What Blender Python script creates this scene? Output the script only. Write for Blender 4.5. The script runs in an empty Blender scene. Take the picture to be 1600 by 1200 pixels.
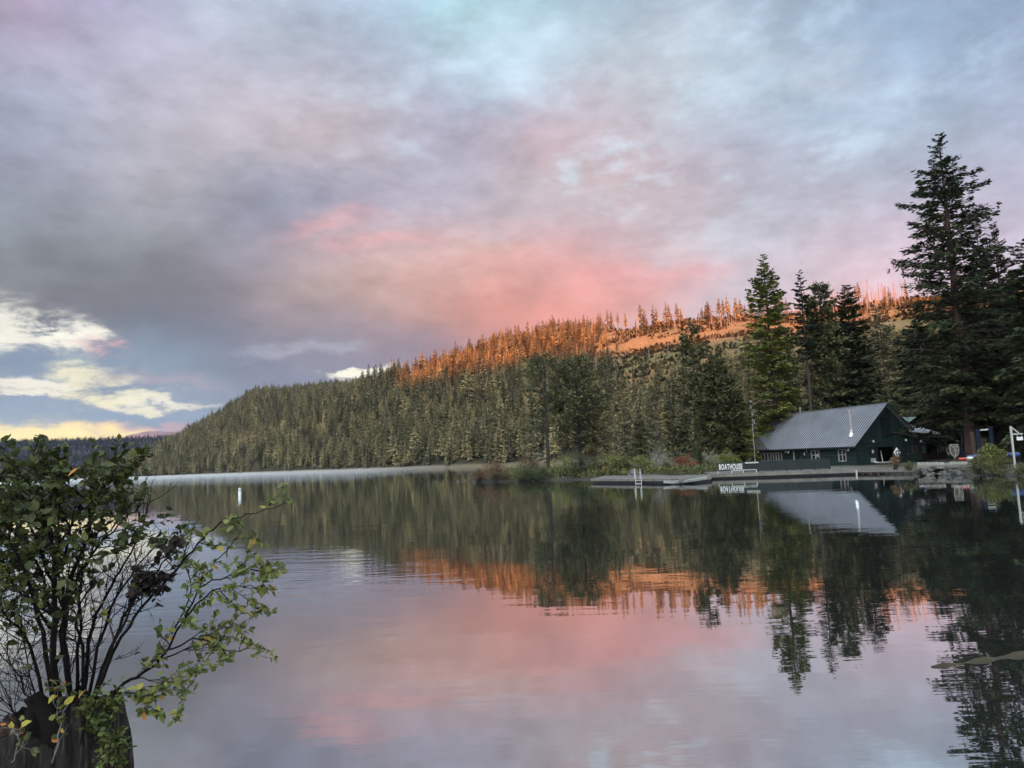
import bpy, math, random
import numpy as np
from mathutils import Vector, Matrix
R = math.radians
SC = bpy.context.scene
COL = SC.collection
# ------------------------------------------------------------------ camera
FPX, PITCH, ROLL, EYE = 1155.0, R(5.8), R(-2.4), 2.9
cam_d = bpy.data.cameras.new('camera')
cam = bpy.data.objects.new('camera', cam_d); COL.objects.link(cam); SC.camera = cam
cam_d.sensor_width = 36.0; cam_d.lens = FPX / 1600 * 36.0
cam_d.clip_start = 0.05; cam_d.clip_end = 30000
_r = Vector((math.cos(ROLL), -math.sin(ROLL) * math.sin(PITCH), math.sin(ROLL) * math.cos(PITCH)))
_u = Vector((-math.sin(ROLL), -math.cos(ROLL) * math.sin(PITCH), math.cos(ROLL) * math.cos(PITCH)))
_f = Vector((0, math.cos(PITCH), math.sin(PITCH)))
M4 = Matrix(((_r.x, _u.x, -_f.x, 0), (_r.y, _u.y, -_f.y, 0), (_r.z, _u.z, -_f.z, EYE), (0, 0, 0, 1)))
cam.matrix_world = M4
CAMP = Vector((0, 0, EYE))

def ray(px, py):
    x = (px - 800) / FPX; y = -(py - 600) / FPX
    d = _r * x + _u * y + _f
    return d / math.hypot(d.x, d.y)          # horizontal length one
def at(px, py, D): return CAMP + ray(px, py) * D
def onz(px, py, z):
    d = ray(px, py); return CAMP + d * ((z - EYE) / d.z)
def az_of(px, py=700):
    d = ray(px, py); return math.degrees(math.atan2(d.x, d.y))
def el_of(px, py): return math.degrees(math.atan(ray(px, py).z))
def onplane(px, py, P0, n):
    d = ray(px, py); return CAMP + d * ((P0 - CAMP).dot(n) / d.dot(n))

# ------------------------------------------------------------------ view
SC.view_settings.view_transform = 'Standard'; SC.view_settings.look = 'None'
EXPO = 2.1
SC.view_settings.exposure = EXPO; SC.view_settings.gamma = 1.0
SC.render.engine = 'CYCLES'
SC.cycles.max_bounces = 6; SC.cycles.diffuse_bounces = 2; SC.cycles.glossy_bounces = 3
SC.cycles.transmission_bounces = 3; SC.cycles.transparent_max_bounces = 6
SC.cycles.volume_bounces = 1
SC.cycles.sample_clamp_indirect = 4.0

def lin(c):
    return tuple(((v / 255) / 12.92 if v / 255 <= .04045 else ((v / 255 + .055) / 1.055) ** 2.4) for v in c)

# ------------------------------------------------------------------ world: sunrise sky with clouds
SUN_AZ, SUN_EL = R(194.5), R(5.0)       # compass-like: 0 = +Y, clockwise; behind the camera, a little to its left
class NT:
    def __init__(s, nt): s.nt = nt; s.n = nt.nodes; s.l = nt.links
    def new(s, t, **k):
        n = s.n.new(t)
        for a, v in k.items(): setattr(n, a, v)
        return n
    def _in(s, sock, v):
        if v is None: return
        if hasattr(v, 'is_output') or isinstance(v, bpy.types.NodeSocket): s.l.new(v, sock)
        else:
            if sock.type in ('RGBA',) and len(v) == 3: v = (*v, 1)
            sock.default_value = v
    def math(s, op, a, b=None, c=None, clamp=False):
        n = s.new('ShaderNodeMath', operation=op, use_clamp=clamp)
        for i, v in enumerate((a, b, c)): s._in(n.inputs[i], v)
        return n.outputs[0]
    def vmath(s, op, a, b=None, out=0):
        n = s.new('ShaderNodeVectorMath', operation=op)
        s._in(n.inputs[0], a); s._in(n.inputs[1], b) if b is not None else None
        return n.outputs[out]
    def mix(s, f, a, b, mode='MIX'):
        n = s.new('ShaderNodeMix', data_type='RGBA', blend_type=mode)
        s._in(n.inputs[0], f); s._in(n.inputs[6], a); s._in(n.inputs[7], b)
        return n.outputs[2]
    def noise(s, vec, scale, detail=4, rough=.5, out=0, dist=0.0, lac=2.0):
        n = s.new('ShaderNodeTexNoise'); s._in(n.inputs['Vector'], vec)
        n.inputs['Scale'].default_value = scale; n.inputs['Detail'].default_value = detail
        n.inputs['Roughness'].default_value = rough; n.inputs['Distortion'].default_value = dist
        return n.outputs[out]
    def ramp(s, f, stops, interp='LINEAR'):
        n = s.new('ShaderNodeValToRGB'); n.color_ramp.interpolation = interp
        e = n.color_ramp.elements
        while len(e) < len(stops): e.new(.5)
        for i, (p, c) in enumerate(stops):
            e[i].position = p; e[i].color = (*c, 1) if len(c) == 3 else c
        s._in(n.inputs[0], f); return n.outputs[0]
    def maprange(s, v, a, b, c=0.0, d=1.0, smooth=True):
        n = s.new('ShaderNodeMapRange', interpolation_type='SMOOTHSTEP' if smooth else 'LINEAR')
        s._in(n.inputs[0], v); n.inputs[1].default_value = a; n.inputs[2].default_value = b
        n.inputs[3].default_value = c; n.inputs[4].default_value = d
        return n.outputs[0]
    def comb(s, x, y, z=0.0):
        n = s.new('ShaderNodeCombineXYZ')
        for i, v in enumerate((x, y, z)): s._in(n.inputs[i], v)
        return n.outputs[0]
    def sep(s, v):
        n = s.new('ShaderNodeSeparateXYZ'); s._in(n.inputs[0], v); return n.outputs

world = bpy.data.worlds.new('World'); SC.world = world; world.use_nodes = True
world.node_tree.nodes.clear(); W = NT(world.node_tree)
gen = W.new('ShaderNodeTexCoord').outputs['Generated']
x, y, z = W.sep(gen)
az = W.math('MULTIPLY', W.math('ARCTAN2', x, y), 180 / math.pi)
el = W.math('MULTIPLY', W.math('ARCSINE', z), 180 / math.pi)
zz = W.math('ADD', W.math('MAXIMUM', z, 0.0), 0.30)
q = W.comb(W.math('DIVIDE', x, zz), W.math('DIVIDE', y, zz), 0.0)      # the cloud layer seen in perspective
qr = W.new('ShaderNodeMapping', vector_type='TEXTURE'); W._in(qr.inputs[0], q)
qr.inputs['Rotation'].default_value = (0, 0, R(-24)); qr.inputs['Scale'].default_value = (1.0, 1.5, 1.0)
q = qr.outputs[0]
wn = W.vmath('SUBTRACT', W.noise(q, 1.7, 5, .58, out=1), (.5, .5, .5))
wn2 = W.vmath('SUBTRACT', W.noise(gen, 5.5, 5, .6, out=1), (.5, .5, .5))
ae = W.comb(az, el, 0.0)
warp = W.vmath('MULTIPLY', W.vmath('ADD', wn, wn2), (10.0, 4.5, 0.0))
aw = W.vmath('ADD', ae, warp)
aw2 = W.vmath('ADD', ae, W.vmath('MULTIPLY', W.vmath('SUBTRACT', W.noise(W.vmath('MULTIPLY', gen, (1, 1, 2.2)), 11.0, 6, .62, out=1), (.5, .5, .5)), (9.0, 4.6, 0.0)))
WISP = W.noise(W.vmath('MULTIPLY', gen, (1, 1, 3.4)), 16.0, 9, .66, dist=.3)
# overall gradient of the cloud sheet
base = W.ramp(W.math('DIVIDE', W.sep(aw)[1], 60.0), [
    (0.00, lin((200, 178, 190))), (0.12, lin((178, 164, 180))), (0.28, lin((172, 166, 184))),
    (0.42, lin((174, 182, 202))), (0.55, lin((178, 196, 216))), (1.0, lin((178, 200, 226)))])
def blob(col, px, py, rx, ry, c, k=1.0, sharp=1.0, src=None, rot=0, wisp=0):
    """a soft patch of cloud colour round the direction of one point of the sky; sizes in degrees"""
    d = W.vmath('SUBTRACT', src or aw, (az_of(px, py), el_of(px, py), 0))
    if rot:
        m = W.new('ShaderNodeVectorRotate', rotation_type='Z_AXIS'); W._in(m.inputs['Vector'], d); m.inputs['Angle'].default_value = R(rot); d = m.outputs[0]
    d = W.vmath('MULTIPLY', d, (1 / rx, 1 / ry, 0))
    q2 = W.vmath('DOT_PRODUCT', d, d, out=1)
    if sharp != 1.0: q2 = W.math('POWER', q2, sharp)
    w = W.math('MULTIPLY', W.math('EXPONENT', W.math('MULTIPLY', q2, -1.0)), k, clamp=True)
    if wisp: w = W.math('MULTIPLY', W.maprange(W.math('MULTIPLY', w, W.math('ADD', 1.0, W.math('MULTIPLY', W.math('SUBTRACT', WISP, .5), wisp * 2.4))), .02, 1.0), k)
    return W.mix(w, col, lin(c))
SAMP = [(0,45,195,149,168),(200,45,150,154,196),(400,45,191,208,219),(600,45,194,217,243),(780,60,188,254,255),(900,45,152,172,194),(1100,45,155,173,197),(1250,45,142,160,183),(1400,45,158,179,205),(1580,45,149,177,203),(50,125,161,206,234),(250,125,230,225,235),(450,125,155,152,177),(650,125,159,165,178),(850,125,171,192,219),(1000,125,238,240,235),(1200,125,219,246,255),(1380,125,157,189,226),(1560,125,141,141,170),(50,205,145,138,148),(250,205,153,146,155),(500,205,233,209,201),(700,205,158,175,211),(850,205,233,169,175),(1000,205,146,157,184),(1200,205,185,202,231),(1380,205,183,211,217),(1570,205,205,220,241),(50,285,140,146,176),(250,285,210,206,211),(450,285,141,152,171),(650,285,182,181,192),(850,285,213,202,183),(1050,285,211,168,162),(1200,285,172,154,165),(1380,300,156,147,169),(1570,285,142,147,174),(50,365,159,173,175),(300,365,128,138,138),(430,365,105,136,185),(650,360,172,175,209),(850,350,166,189,220),(1050,365,189,213,228),(1250,365,174,207,222),(1560,330,225,215,233),(50,435,110,110,118),(220,440,121,125,127),(400,430,160,139,138),(550,440,238,205,181),(700,430,255,196,146),(880,425,255,152,131),(1020,430,219,145,120),(1110,425,167,214,237),(1300,410,255,203,205),(1180,440,224,196,206),(250,505,79,92,107),(430,510,94,119,147),(600,500,120,112,125),(700,500,167,121,117),(800,480,201,125,112),(560,555,122,144,170),(700,540,143,132,159),(230,590,114,122,138),(60,590,102,116,143)]
num = None; den = None
for (px, py, r_, g_, b_) in SAMP:
    e0 = el_of(px, py); sg = 5.6 if e0 > 9 else 4.2
    d = W.vmath('MULTIPLY', W.vmath('SUBTRACT', aw, (az_of(px, py), e0, 0)), (1 / (sg * 1.25), 1 / (sg * .72), 0))
    w = W.math('EXPONENT', W.math('MULTIPLY', W.vmath('DOT_PRODUCT', d, d, out=1), -1.0))
    cw = W.new('ShaderNodeVectorMath', operation='SCALE'); cw.inputs[0].default_value = lin((r_, g_, b_)); W._in(cw.inputs[3], w)
    num = cw.outputs[0] if num is None else W.vmath('ADD', num, cw.outputs[0]); den = w if den is None else W.math('ADD', den, w)
eps = .02
num = W.vmath('ADD', num, W.vmath('MULTIPLY', base, (eps, eps, eps))); den = W.math('ADD', den, eps)
c = W.vmath('DIVIDE', num, W.comb(den, den, den))
c = blob(c, 520, 350, 3.6, .8, (230, 178, 180), .6, 1.2, aw2, -12)
c = blob(c, 600, 378, 4.2, .7, (230, 176, 176), .6, 1.2, aw2, -6)
c = blob(c, 830, 425, 11, 2.2, (232, 180, 178), .5, 1.5, aw2)
c = blob(c, 1020, 436, 6, 1.2, (238, 174, 176), .6, 1.5, aw2)
c = blob(c, 880, 478, 9, 2.0, (232, 158, 146), .6, 1.5, aw2)
c = blob(c, 90, 615, 13, 4.4, (132, 156, 176), .92, 2.2)
c = blob(c, 30, 520, 3.6, 1.7, (250, 250, 234), .9, 1.2, aw2, wisp=2.6)
c = blob(c, 85, 530, 2.4, 1.3, (250, 248, 232), .9, 2.0, aw2, wisp=2.6)
c = blob(c, -110, 510, 6, 2.6, (240, 240, 224), .9, 1.5, aw2, wisp=2.6)
c = blob(c, 138, 541, 2.0, .8, (222, 176, 178), .75, 1.5, aw2, wisp=2.6)
c = blob(c, 30, 572, 5.0, .9, (126, 148, 168), .9, 2.0, aw2)
c = blob(c, 130, 602, 2.4, 1.3, (252, 248, 208), .9, 1.3, aw2, wisp=2.6)
c = blob(c, 20, 610, 4.2, .7, (248, 243, 222), .9, 1.8, aw2, wisp=2.6)
c = blob(c, 205, 628, 2.8, .8, (253, 248, 204), .88, 1.3, aw2, wisp=2.6)
c = blob(c, 265, 634, 2.6, .3, (242, 238, 216), .8, 1.6, aw2)
c = blob(c, 240, 592, 4.5, .6, (166, 158, 172), .7, 1.5, aw2)
c = blob(c, 572, 592, 3.0, .7, (253, 250, 228), 1.0, 2.0, aw2, wisp=2.6)
c = blob(c, 470, 548, 4, .5, (172, 178, 194), .6, 1.4, aw2)
c = blob(c, -60, 684, 9.5, 1.6, (262, 242, 168), 1.0, 3.0, aw2)
c = blob(c, 110, 677, 4.8, .9, (262, 240, 168), 1.0, 3.0, aw2)
c = blob(c, 190, 655, 7, .62, (130, 158, 180), .95, 2.2, aw2)
c = blob(c, 10, 642, 6, .55, (132, 158, 178), .9, 2.0, aw2)
c = blob(c, 245, 670, 3.4, .4, (206, 168, 174), .7, 1.4, aw2)
# fine cloud texture and blue-white gaps high up
n1 = W.noise(q, 2.6, 8, .62, dist=.3)
n2 = W.noise(q, 7.5, 6, .6, dist=.2)
g3 = W.vmath('MULTIPLY', gen, (1, 1, 2.0)); n3 = W.noise(g3, 8.0, 9, .62, dist=.15); n4 = W.noise(W.vmath('ADD', g3, (3.1, 1.7, .4)), 19.0, 7, .62)
gapm = W.math('MULTIPLY', W.math('MULTIPLY', W.maprange(n3, .50, .66), W.maprange(n1, .40, .60)), W.math('MULTIPLY', W.maprange(el, 12, 24), W.maprange(az, -20, -5)))
nish = W.new('ShaderNodeTexSky', sky_type='NISHITA'); nish.sun_disc = False
nish.sun_elevation = SUN_EL; nish.sun_rotation = SUN_AZ
nsky = W.vmath('MULTIPLY', nish.outputs[0], (.35, .35, .35))
gapc = W.mix(.8, nsky, lin((206, 228, 242)))
c = W.mix(W.math('MULTIPLY', gapm, .7), c, gapc)
c = blob(c, 790, 80, 5.0, 3.6, (206, 230, 246), .7, 1.2, aw2)
c = blob(c, 1100, 40, 2.5, 2.0, (206, 224, 240), .6, 1.2, aw2)
c = blob(c, 1290, 120, 5, 1.8, (200, 210, 224), .5, 1.2, aw2, 20)
mod = W.math('ADD', W.math('MULTIPLY', W.math('SUBTRACT', n1, .5), .30), W.math('MULTIPLY', W.math('SUBTRACT', n2, .5), .25))
mod = W.math('ADD', mod, W.math('ADD', W.math('MULTIPLY', W.math('SUBTRACT', n3, .5), .62), W.math('ADD', W.math('MULTIPLY', W.math('SUBTRACT', n4, .5), .60), W.math('MULTIPLY', W.math('SUBTRACT', WISP, .5), .22))))
mod = W.math('MULTIPLY', mod, W.maprange(el, 1.0, 16, .35, 1.0))
mod = W.math('ADD', mod, 1.0)
mul = W.comb(mod, mod, mod)
c = W.vmath('MULTIPLY', c, mul)
# the sky on the sunrise side (behind the camera) and overhead is brighter
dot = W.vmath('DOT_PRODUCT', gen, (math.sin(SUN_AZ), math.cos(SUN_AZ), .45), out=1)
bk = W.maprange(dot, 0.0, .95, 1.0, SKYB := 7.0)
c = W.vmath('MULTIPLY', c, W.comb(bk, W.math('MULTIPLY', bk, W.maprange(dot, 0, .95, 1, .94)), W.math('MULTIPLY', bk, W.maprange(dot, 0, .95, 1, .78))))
dim = W.maprange(z, -.06, 0.0, .12, 1.0)
c = W.vmath('MULTIPLY', c, W.comb(dim, dim, dim))
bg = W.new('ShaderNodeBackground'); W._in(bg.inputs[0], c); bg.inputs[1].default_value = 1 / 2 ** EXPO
wo = W.new('ShaderNodeOutputWorld'); W.l.new(bg.outputs[0], wo.inputs[0])
world.cycles.sampling_method = 'MANUAL'; world.cycles.sample_map_resolution = 512

# ------------------------------------------------------------------ sun
sl = bpy.data.lights.new('sun', 'SUN'); sl.energy = 3.7; sl.angle = R(.8); sl.color = (1.0, .235, .045)
sun = bpy.data.objects.new('sun', sl); COL.objects.link(sun)
sd = Vector((math.sin(SUN_AZ) * math.cos(SUN_EL), math.cos(SUN_AZ) * math.cos(SUN_EL), math.sin(SUN_EL)))
sun.rotation_euler = sd.to_track_quat('Z', 'Y').to_euler(); sun.location = sd * 100

# ------------------------------------------------------------------ object helpers
def tag(o, label=None, cat=None, group=None, kind=None):
    if label: o['label'] = label
    if cat: o['category'] = cat
    if group: o['group'] = group
    if kind: o['kind'] = kind
    return o
def empty(name, loc=(0, 0, 0), rz=0.0, label=None, cat=None, group=None):
    o = bpy.data.objects.new(name, None); COL.objects.link(o)
    o.location = loc; o.rotation_euler = (0, 0, rz); o.empty_display_size = .3
    return tag(o, label, cat, group)
def mesh_obj(name, V, Fc, mats, parent=None, tint=None, midx=None, smooth=False, link=True):
    """V (n,3) array, Fc list/array of faces; tint = per-face float attribute"""
    me = bpy.data.meshes.new(name)
    V = np.asarray(V, dtype=np.float32)
    if isinstance(Fc, np.ndarray):
        nf, k = Fc.shape
        me.vertices.add(len(V)); me.vertices.foreach_set('co', V.ravel())
        me.loops.add(nf * k); me.loops.foreach_set('vertex_index', Fc.astype(np.int32).ravel())
        me.polygons.add(nf); me.polygons.foreach_set('loop_start', np.arange(0, nf * k, k, dtype=np.int32))
        me.polygons.foreach_set('loop_total', np.full(nf, k, dtype=np.int32))
        me.update(calc_edges=True)
    else:
        me.from_pydata([tuple(v) for v in V.tolist()], [], Fc); me.update()
    for m in (mats if isinstance(mats, (list, tuple)) else [mats]): me.materials.append(m)
    if midx is not None: me.polygons.foreach_set('material_index', np.asarray(midx, dtype=np.int32))
    if tint is not None:
        a = me.attributes.new('tint', 'FLOAT', 'FACE'); a.data.foreach_set('value', np.asarray(tint, dtype=np.float32))
    if smooth: me.polygons.foreach_set('use_smooth', np.ones(len(me.polygons), dtype=bool))
    o = bpy.data.objects.new(name, me)
    if link: COL.objects.link(o)
    if parent: o.parent = parent
    return o

class MB:
    """collects boxes, prisms and tubes, then links them as ONE mesh object"""
    def __init__(s): s.v = []; s.f = []
    def add(s, vs, fs):
        n = len(s.v); s.v += [tuple(map(float, p)) for p in vs]; s.f += [tuple(i + n for i in f) for f in fs]; return s
    def box(s, c, size, rz=0.0, ax=None):
        cx, cy, cz = c; hx, hy, hz = (q / 2 for q in size)
        if ax is None:
            ax = (Vector((math.cos(rz), math.sin(rz), 0)), Vector((-math.sin(rz), math.cos(rz), 0)), Vector((0, 0, 1)))
        C = Vector(c); vs = []
        for k in (-1, 1):
            for j, i in ((-1, -1), (-1, 1), (1, 1), (1, -1)):
                vs.append(C + ax[0] * (i * hx) + ax[1] * (j * hy) + ax[2] * (k * hz))
        return s.add(vs, [(3, 2, 1, 0), (4, 5, 6, 7), (0, 1, 5, 4), (1, 2, 6, 5), (2, 3, 7, 6), (3, 0, 4, 7)])
    def bar(s, a, b, w, h=None, up=(0, 0, 1)):
        a = Vector(a); b = Vector(b); d = b - a; L = d.length; d.normalize(); h = h or w
        u = Vector(up)
        if abs(d.dot(u)) > .98: u = Vector((1, 0, 0))
        sx = d.cross(u).normalized(); sz = sx.cross(d).normalized()
        return s.box((a + b) / 2, (L, w, h), ax=(d, sx, sz))
    def tube(s, pts, r, n=6, cap=True):
        pts = [Vector(p) for p in pts]; m = len(pts)
        rr = r if isinstance(r, (list, tuple)) else [r] * m
        base = len(s.v); vs = []; fs = []
        ref = Vector((0.13, .21, .97))
        d0 = (pts[-1] - pts[0]).normalized()
        if abs(d0.dot(ref)) > .9: ref = Vector((1, .1, .05))
        for i, p in enumerate(pts):
            d = (pts[min(i + 1, m - 1)] - pts[max(i - 1, 0)]).normalized()
            a = d.cross(ref).normalized(); b = d.cross(a)
            for k in range(n):
                t = 2 * math.pi * k / n; vs.append(p + (a * math.cos(t) + b * math.sin(t)) * rr[i])
        for i in range(m - 1):
            for k in range(n):
                k2 = (k + 1) % n; fs.append((i * n + k, i * n + k2, (i + 1) * n + k2, (i + 1) * n + k))
        if cap: fs.append(tuple(range(n - 1, -1, -1))); fs.append(tuple(range((m - 1) * n, m * n)))
        return s.add(vs, fs)
    def poly(s, top, thick, down=Vector((0, 0, -1))):
        n = len(top); top = [Vector(p) for p in top]; vs = top + [p + down * thick for p in top]
        fs = [tuple(range(n)), tuple(range(2 * n - 1, n - 1, -1))] + [((i + 1) % n, i, n + i, n + (i + 1) % n) for i in range(n)]
        return s.add(vs, fs)
    def build(s, name, mat, parent=None, smooth=False):
        o = mesh_obj(name, np.array(s.v) if s.v else np.zeros((0, 3)), s.f, mat, parent, smooth=smooth)
        return o

# ------------------------------------------------------------------ materials
def mat(name, col=(.5, .5, .5), rough=.7, metal=0.0, var=0.0, vscale=4.0, bump=0.0, bscale=20.0, spec=.5, coord='Object', stretch=(1, 1, 1), col2=None):
    m = bpy.data.materials.new(name); m.use_nodes = True; m.node_tree.nodes.clear(); N = NT(m.node_tree)
    b = N.new('ShaderNodeBsdfPrincipled'); o = N.new('ShaderNodeOutputMaterial'); N.l.new(b.outputs[0], o.inputs[0])
    b.inputs['Roughness'].default_value = rough; b.inputs['Metallic'].default_value = metal
    b.inputs['Specular IOR Level'].default_value = spec
    tc = N.new('ShaderNodeTexCoord').outputs[coord]
    vec = N.vmath('MULTIPLY', tc, stretch)
    if var or col2:
        n = N.noise(vec, vscale, 5, .6)
        a = tuple(v * (1 - var) for v in col); c2 = col2 or tuple(min(1, v * (1 + var)) for v in col)
        N._in(b.inputs['Base Color'], N.ramp(n, [(.3, a), (.7, c2)]))
    else: b.inputs['Base Color'].default_value = (*col, 1)
    if bump:
        bn = N.new('ShaderNodeBump'); bn.inputs['Strength'].default_value = bump; bn.inputs['Distance'].default_value = .05
        N._in(bn.inputs['Height'], N.noise(vec, bscale, 4, .6)); N.l.new(bn.outputs[0], b.inputs['Normal'])
    return m
def leafmat(name, stops, rnd=.25, rough=.75, trans=.0):
    """needle / leaf material: colour by a per-face tint and a per-object random value"""
    m = bpy.data.materials.new(name); m.use_nodes = True; m.node_tree.nodes.clear(); N = NT(m.node_tree)
    b = N.new('ShaderNodeBsdfPrincipled'); o = N.new('ShaderNodeOutputMaterial')
    b.inputs['Roughness'].default_value = rough; b.inputs['Specular IOR Level'].default_value = .25
    at_ = N.new('ShaderNodeAttribute', attribute_name='tint', attribute_type='GEOMETRY').outputs['Fac']
    rn = N.new('ShaderNodeObjectInfo').outputs['Random']
    f = N.math('ADD', at_, N.math('MULTIPLY', N.math('SUBTRACT', rn, .5), rnd), clamp=True)
    cc = N.ramp(f, stops)
    rn2 = N.math('FRACT', N.math('MULTIPLY', rn, 17.3))
    br = N.maprange(rn2, 0, 1, 1 - rnd, 1 + rnd, smooth=False)
    cc = N.vmath('MULTIPLY', cc, N.comb(br, br, br))
    N._in(b.inputs['Base Color'], cc)
    if trans:
        t = N.new('ShaderNodeBsdfTranslucent'); N._in(t.inputs[0], cc)
        mx = N.new('ShaderNodeMixShader'); mx.inputs[0].default_value = trans
        N.l.new(b.outputs[0], mx.inputs[1]); N.l.new(t.outputs[0], mx.inputs[2]); N.l.new(mx.outputs[0], o.inputs[0])
    else: N.l.new(b.outputs[0], o.inputs[0])
    return m
M = {}
M['bark'] = mat('bark', (.05, .038, .030), .9, var=.4, vscale=3, bump=.6, bscale=6, stretch=(1, 1, .25))
M['bark_red'] = mat('bark_red', (.075, .042, .036), .9, var=.4, vscale=3, bump=.8, bscale=5, stretch=(1, 1, .2))
M['bark_dark'] = mat('bark_dark', (.020, .017, .015), .9, var=.3, vscale=3)
M['deadwood'] = mat('deadwood', (.22, .17, .13), .9, var=.35, vscale=.8)
M['needle_far'] = leafmat('needle_far', [(0, (.150, .140, .072)), (.40, (.215, .19, .096)), (.75, (.30, .25, .12)), (1, (.40, .29, .12))], .6)
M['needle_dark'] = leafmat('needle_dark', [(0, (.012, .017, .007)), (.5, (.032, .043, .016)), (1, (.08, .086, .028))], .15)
M['needle_green'] = leafmat('needle_green', [(0, (.06, .07, .014)), (.5, (.15, .165, .030)), (1, (.27, .26, .05))], .1)
M['needle_olive'] = leafmat('needle_olive', [(0, (.036, .040, .016)), (.5, (.086, .086, .033)), (1, (.16, .145, .055))], .15)
M['needle_brown'] = leafmat('needle_brown', [(0, (.035, .03, .02)), (.5, (.07, .058, .036)), (1, (.14, .10, .06))], .15)
M['metal_roof'] = mat('metal_roof', (.30, .30, .32), .45, .3, var=.22, vscale=.35, stretch=(1, 1, 1))
M['seam'] = mat('seam', (.09, .09, .10), .45, .3)  # darker than the roof panels: reflection contrast painted into the seams
M['shingle'] = mat('shingle', (.075, .058, .055), .9, var=.25, vscale=6)
M['green_wood'] = mat('green_wood', (.009, .025, .024), .7, var=.22, vscale=2.5, stretch=(1, 1, 6))
M['green_trim'] = mat('green_trim', (.004, .012, .012), .6)
M['white_paint'] = mat('white_paint', (.56, .56, .54), .6)
M['cream_paint'] = mat('cream_paint', (.36, .36, .33), .6)
M['glass'] = mat('glass', (.02, .025, .03), .08, spec=.8)
M['interior'] = mat('interior', (.012, .013, .015), .9)
M['steel'] = mat('steel', (.72, .73, .75), .28, .85)
M['deck'] = mat('deck', (.115, .105, .09), .85, var=.3, vscale=1.5, stretch=(1, 1, 1))
M['deck_side'] = mat('deck_side', (.075, .062, .055), .9, var=.3, vscale=2)
M['dock_pale'] = mat('dock_pale', (.24, .24, .22), .8, var=.2, vscale=2)
M['dark_float'] = mat('dark_float', (.012, .013, .018), .7)
M['stone'] = mat('stone', (.085, .08, .07), .9, var=.35, vscale=3, bump=.5, bscale=8)
M['gravel'] = mat('gravel', (.16, .15, .13), .95, var=.25, vscale=5)
M['pale_metal'] = mat('pale_metal', (.42, .42, .42), .5)
M['block'] = mat('block', (.28, .265, .24), .9, var=.2, vscale=3)
M['blue'] = mat('blue', (.012, .045, .15), .5)
M['navy'] = mat('navy', (.008, .016, .04), .6)
M['red'] = mat('red', (.40, .05, .03), .5)
M['brown_wood'] = mat('brown_wood', (.075, .05, .036), .85, var=.3, vscale=3, stretch=(1, 1, 5))
M['teal_roof'] = mat('teal_roof', (.26, .36, .34), .5, .2, var=.1, vscale=1)
M['grey_roof'] = mat('grey_roof', (.33, .31, .33), .7, var=.2, vscale=1)

# ================================================================== THE SETTING
# ------------------------------------------------------------------ water
def water_mat():
    m = bpy.data.materials.new('lake_water'); m.use_nodes = True; m.node_tree.nodes.clear(); N = NT(m.node_tree)
    out = N.new('ShaderNodeOutputMaterial')
    geo = N.new('ShaderNodeNewGeometry'); pos = geo.outputs['Position']
    px_, py_, _ = N.sep(pos)
    dist = N.vmath('LENGTH', pos, out=1)
    # patches of light breeze: calm near the bank, more broken far out and in a band at mid distance
    patch = N.noise(N.vmath('MULTIPLY', pos, (.5, 1.2, 1)), .035, 3, .5)
    far = N.maprange(dist, 60, 420, 0.0, 1.0)
    band = N.math('MULTIPLY', N.maprange(dist, 11, 18), N.maprange(dist, 34, 22))
    leftb = N.maprange(N.math('DIVIDE', px_, N.math('MAXIMUM', py_, 1.0)), -.02, -.35)
    w1 = N.noise(N.vmath('MULTIPLY', pos, (.45, 1.5, 1)), 1.1, 3, .55)
    w2 = N.noise(N.vmath('MULTIPLY', pos, (.55, 1.3, 1)), .28, 2, .5)
    w3 = N.noise(N.vmath('MULTIPLY', pos, (.35, 2.2, 1)), 2.6, 2, .5)
    amp = N.math('ADD', .0022, N.math('ADD', N.math('MULTIPLY', N.math('MULTIPLY', band, leftb), .010),
                 N.math('MULTIPLY', N.maprange(patch, .48, .72), .003)))
    h = N.math('MULTIPLY', N.math('ADD', N.math('SUBTRACT', w1, .5), N.math('MULTIPLY', N.math('SUBTRACT', w3, .5), .22)), amp)
    h = N.math('ADD', h, N.math('MULTIPLY', w2, .010))
    bn = N.new('ShaderNodeBump'); bn.inputs['Strength'].default_value = 1.0; bn.inputs['Distance'].default_value = 1.0
    N._in(bn.inputs['Height'], h)
    gl = N.new('ShaderNodeBsdfGlossy'); gl.inputs[0].default_value = (.93, .95, .97, 1)
    N._in(gl.inputs['Roughness'], N.math('ADD', .012, N.math('MULTIPLY', far, .05)))
    N.l.new(bn.outputs[0], gl.inputs['Normal'])
    df = N.new('ShaderNodeBsdfDiffuse'); df.inputs[0].default_value = (.020, .022, .018, 1)
    fr = N.new('ShaderNodeFresnel'); fr.inputs[0].default_value = 1.9
    fac = N.math('ADD', .50, N.math('MULTIPLY', fr.outputs[0], .50), clamp=True)
    mx = N.new('ShaderNodeMixShader'); N._in(mx.inputs[0], fac); N.l.new(df.outputs[0], mx.inputs[1]); N.l.new(gl.outputs[0], mx.inputs[2])
    N.l.new(mx.outputs[0], out.inputs[0]); return m
M['water'] = water_mat()
wob = mesh_obj('water', np.array([(-9000, -9000, 0), (9000, -9000, 0), (9000, 9000, 0), (-9000, 9000, 0)]), [(0, 1, 2, 3)], M['water'])
tag(wob, 'calm grey lake mirroring the clouds and the forested hill', None, None, 'structure')

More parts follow.
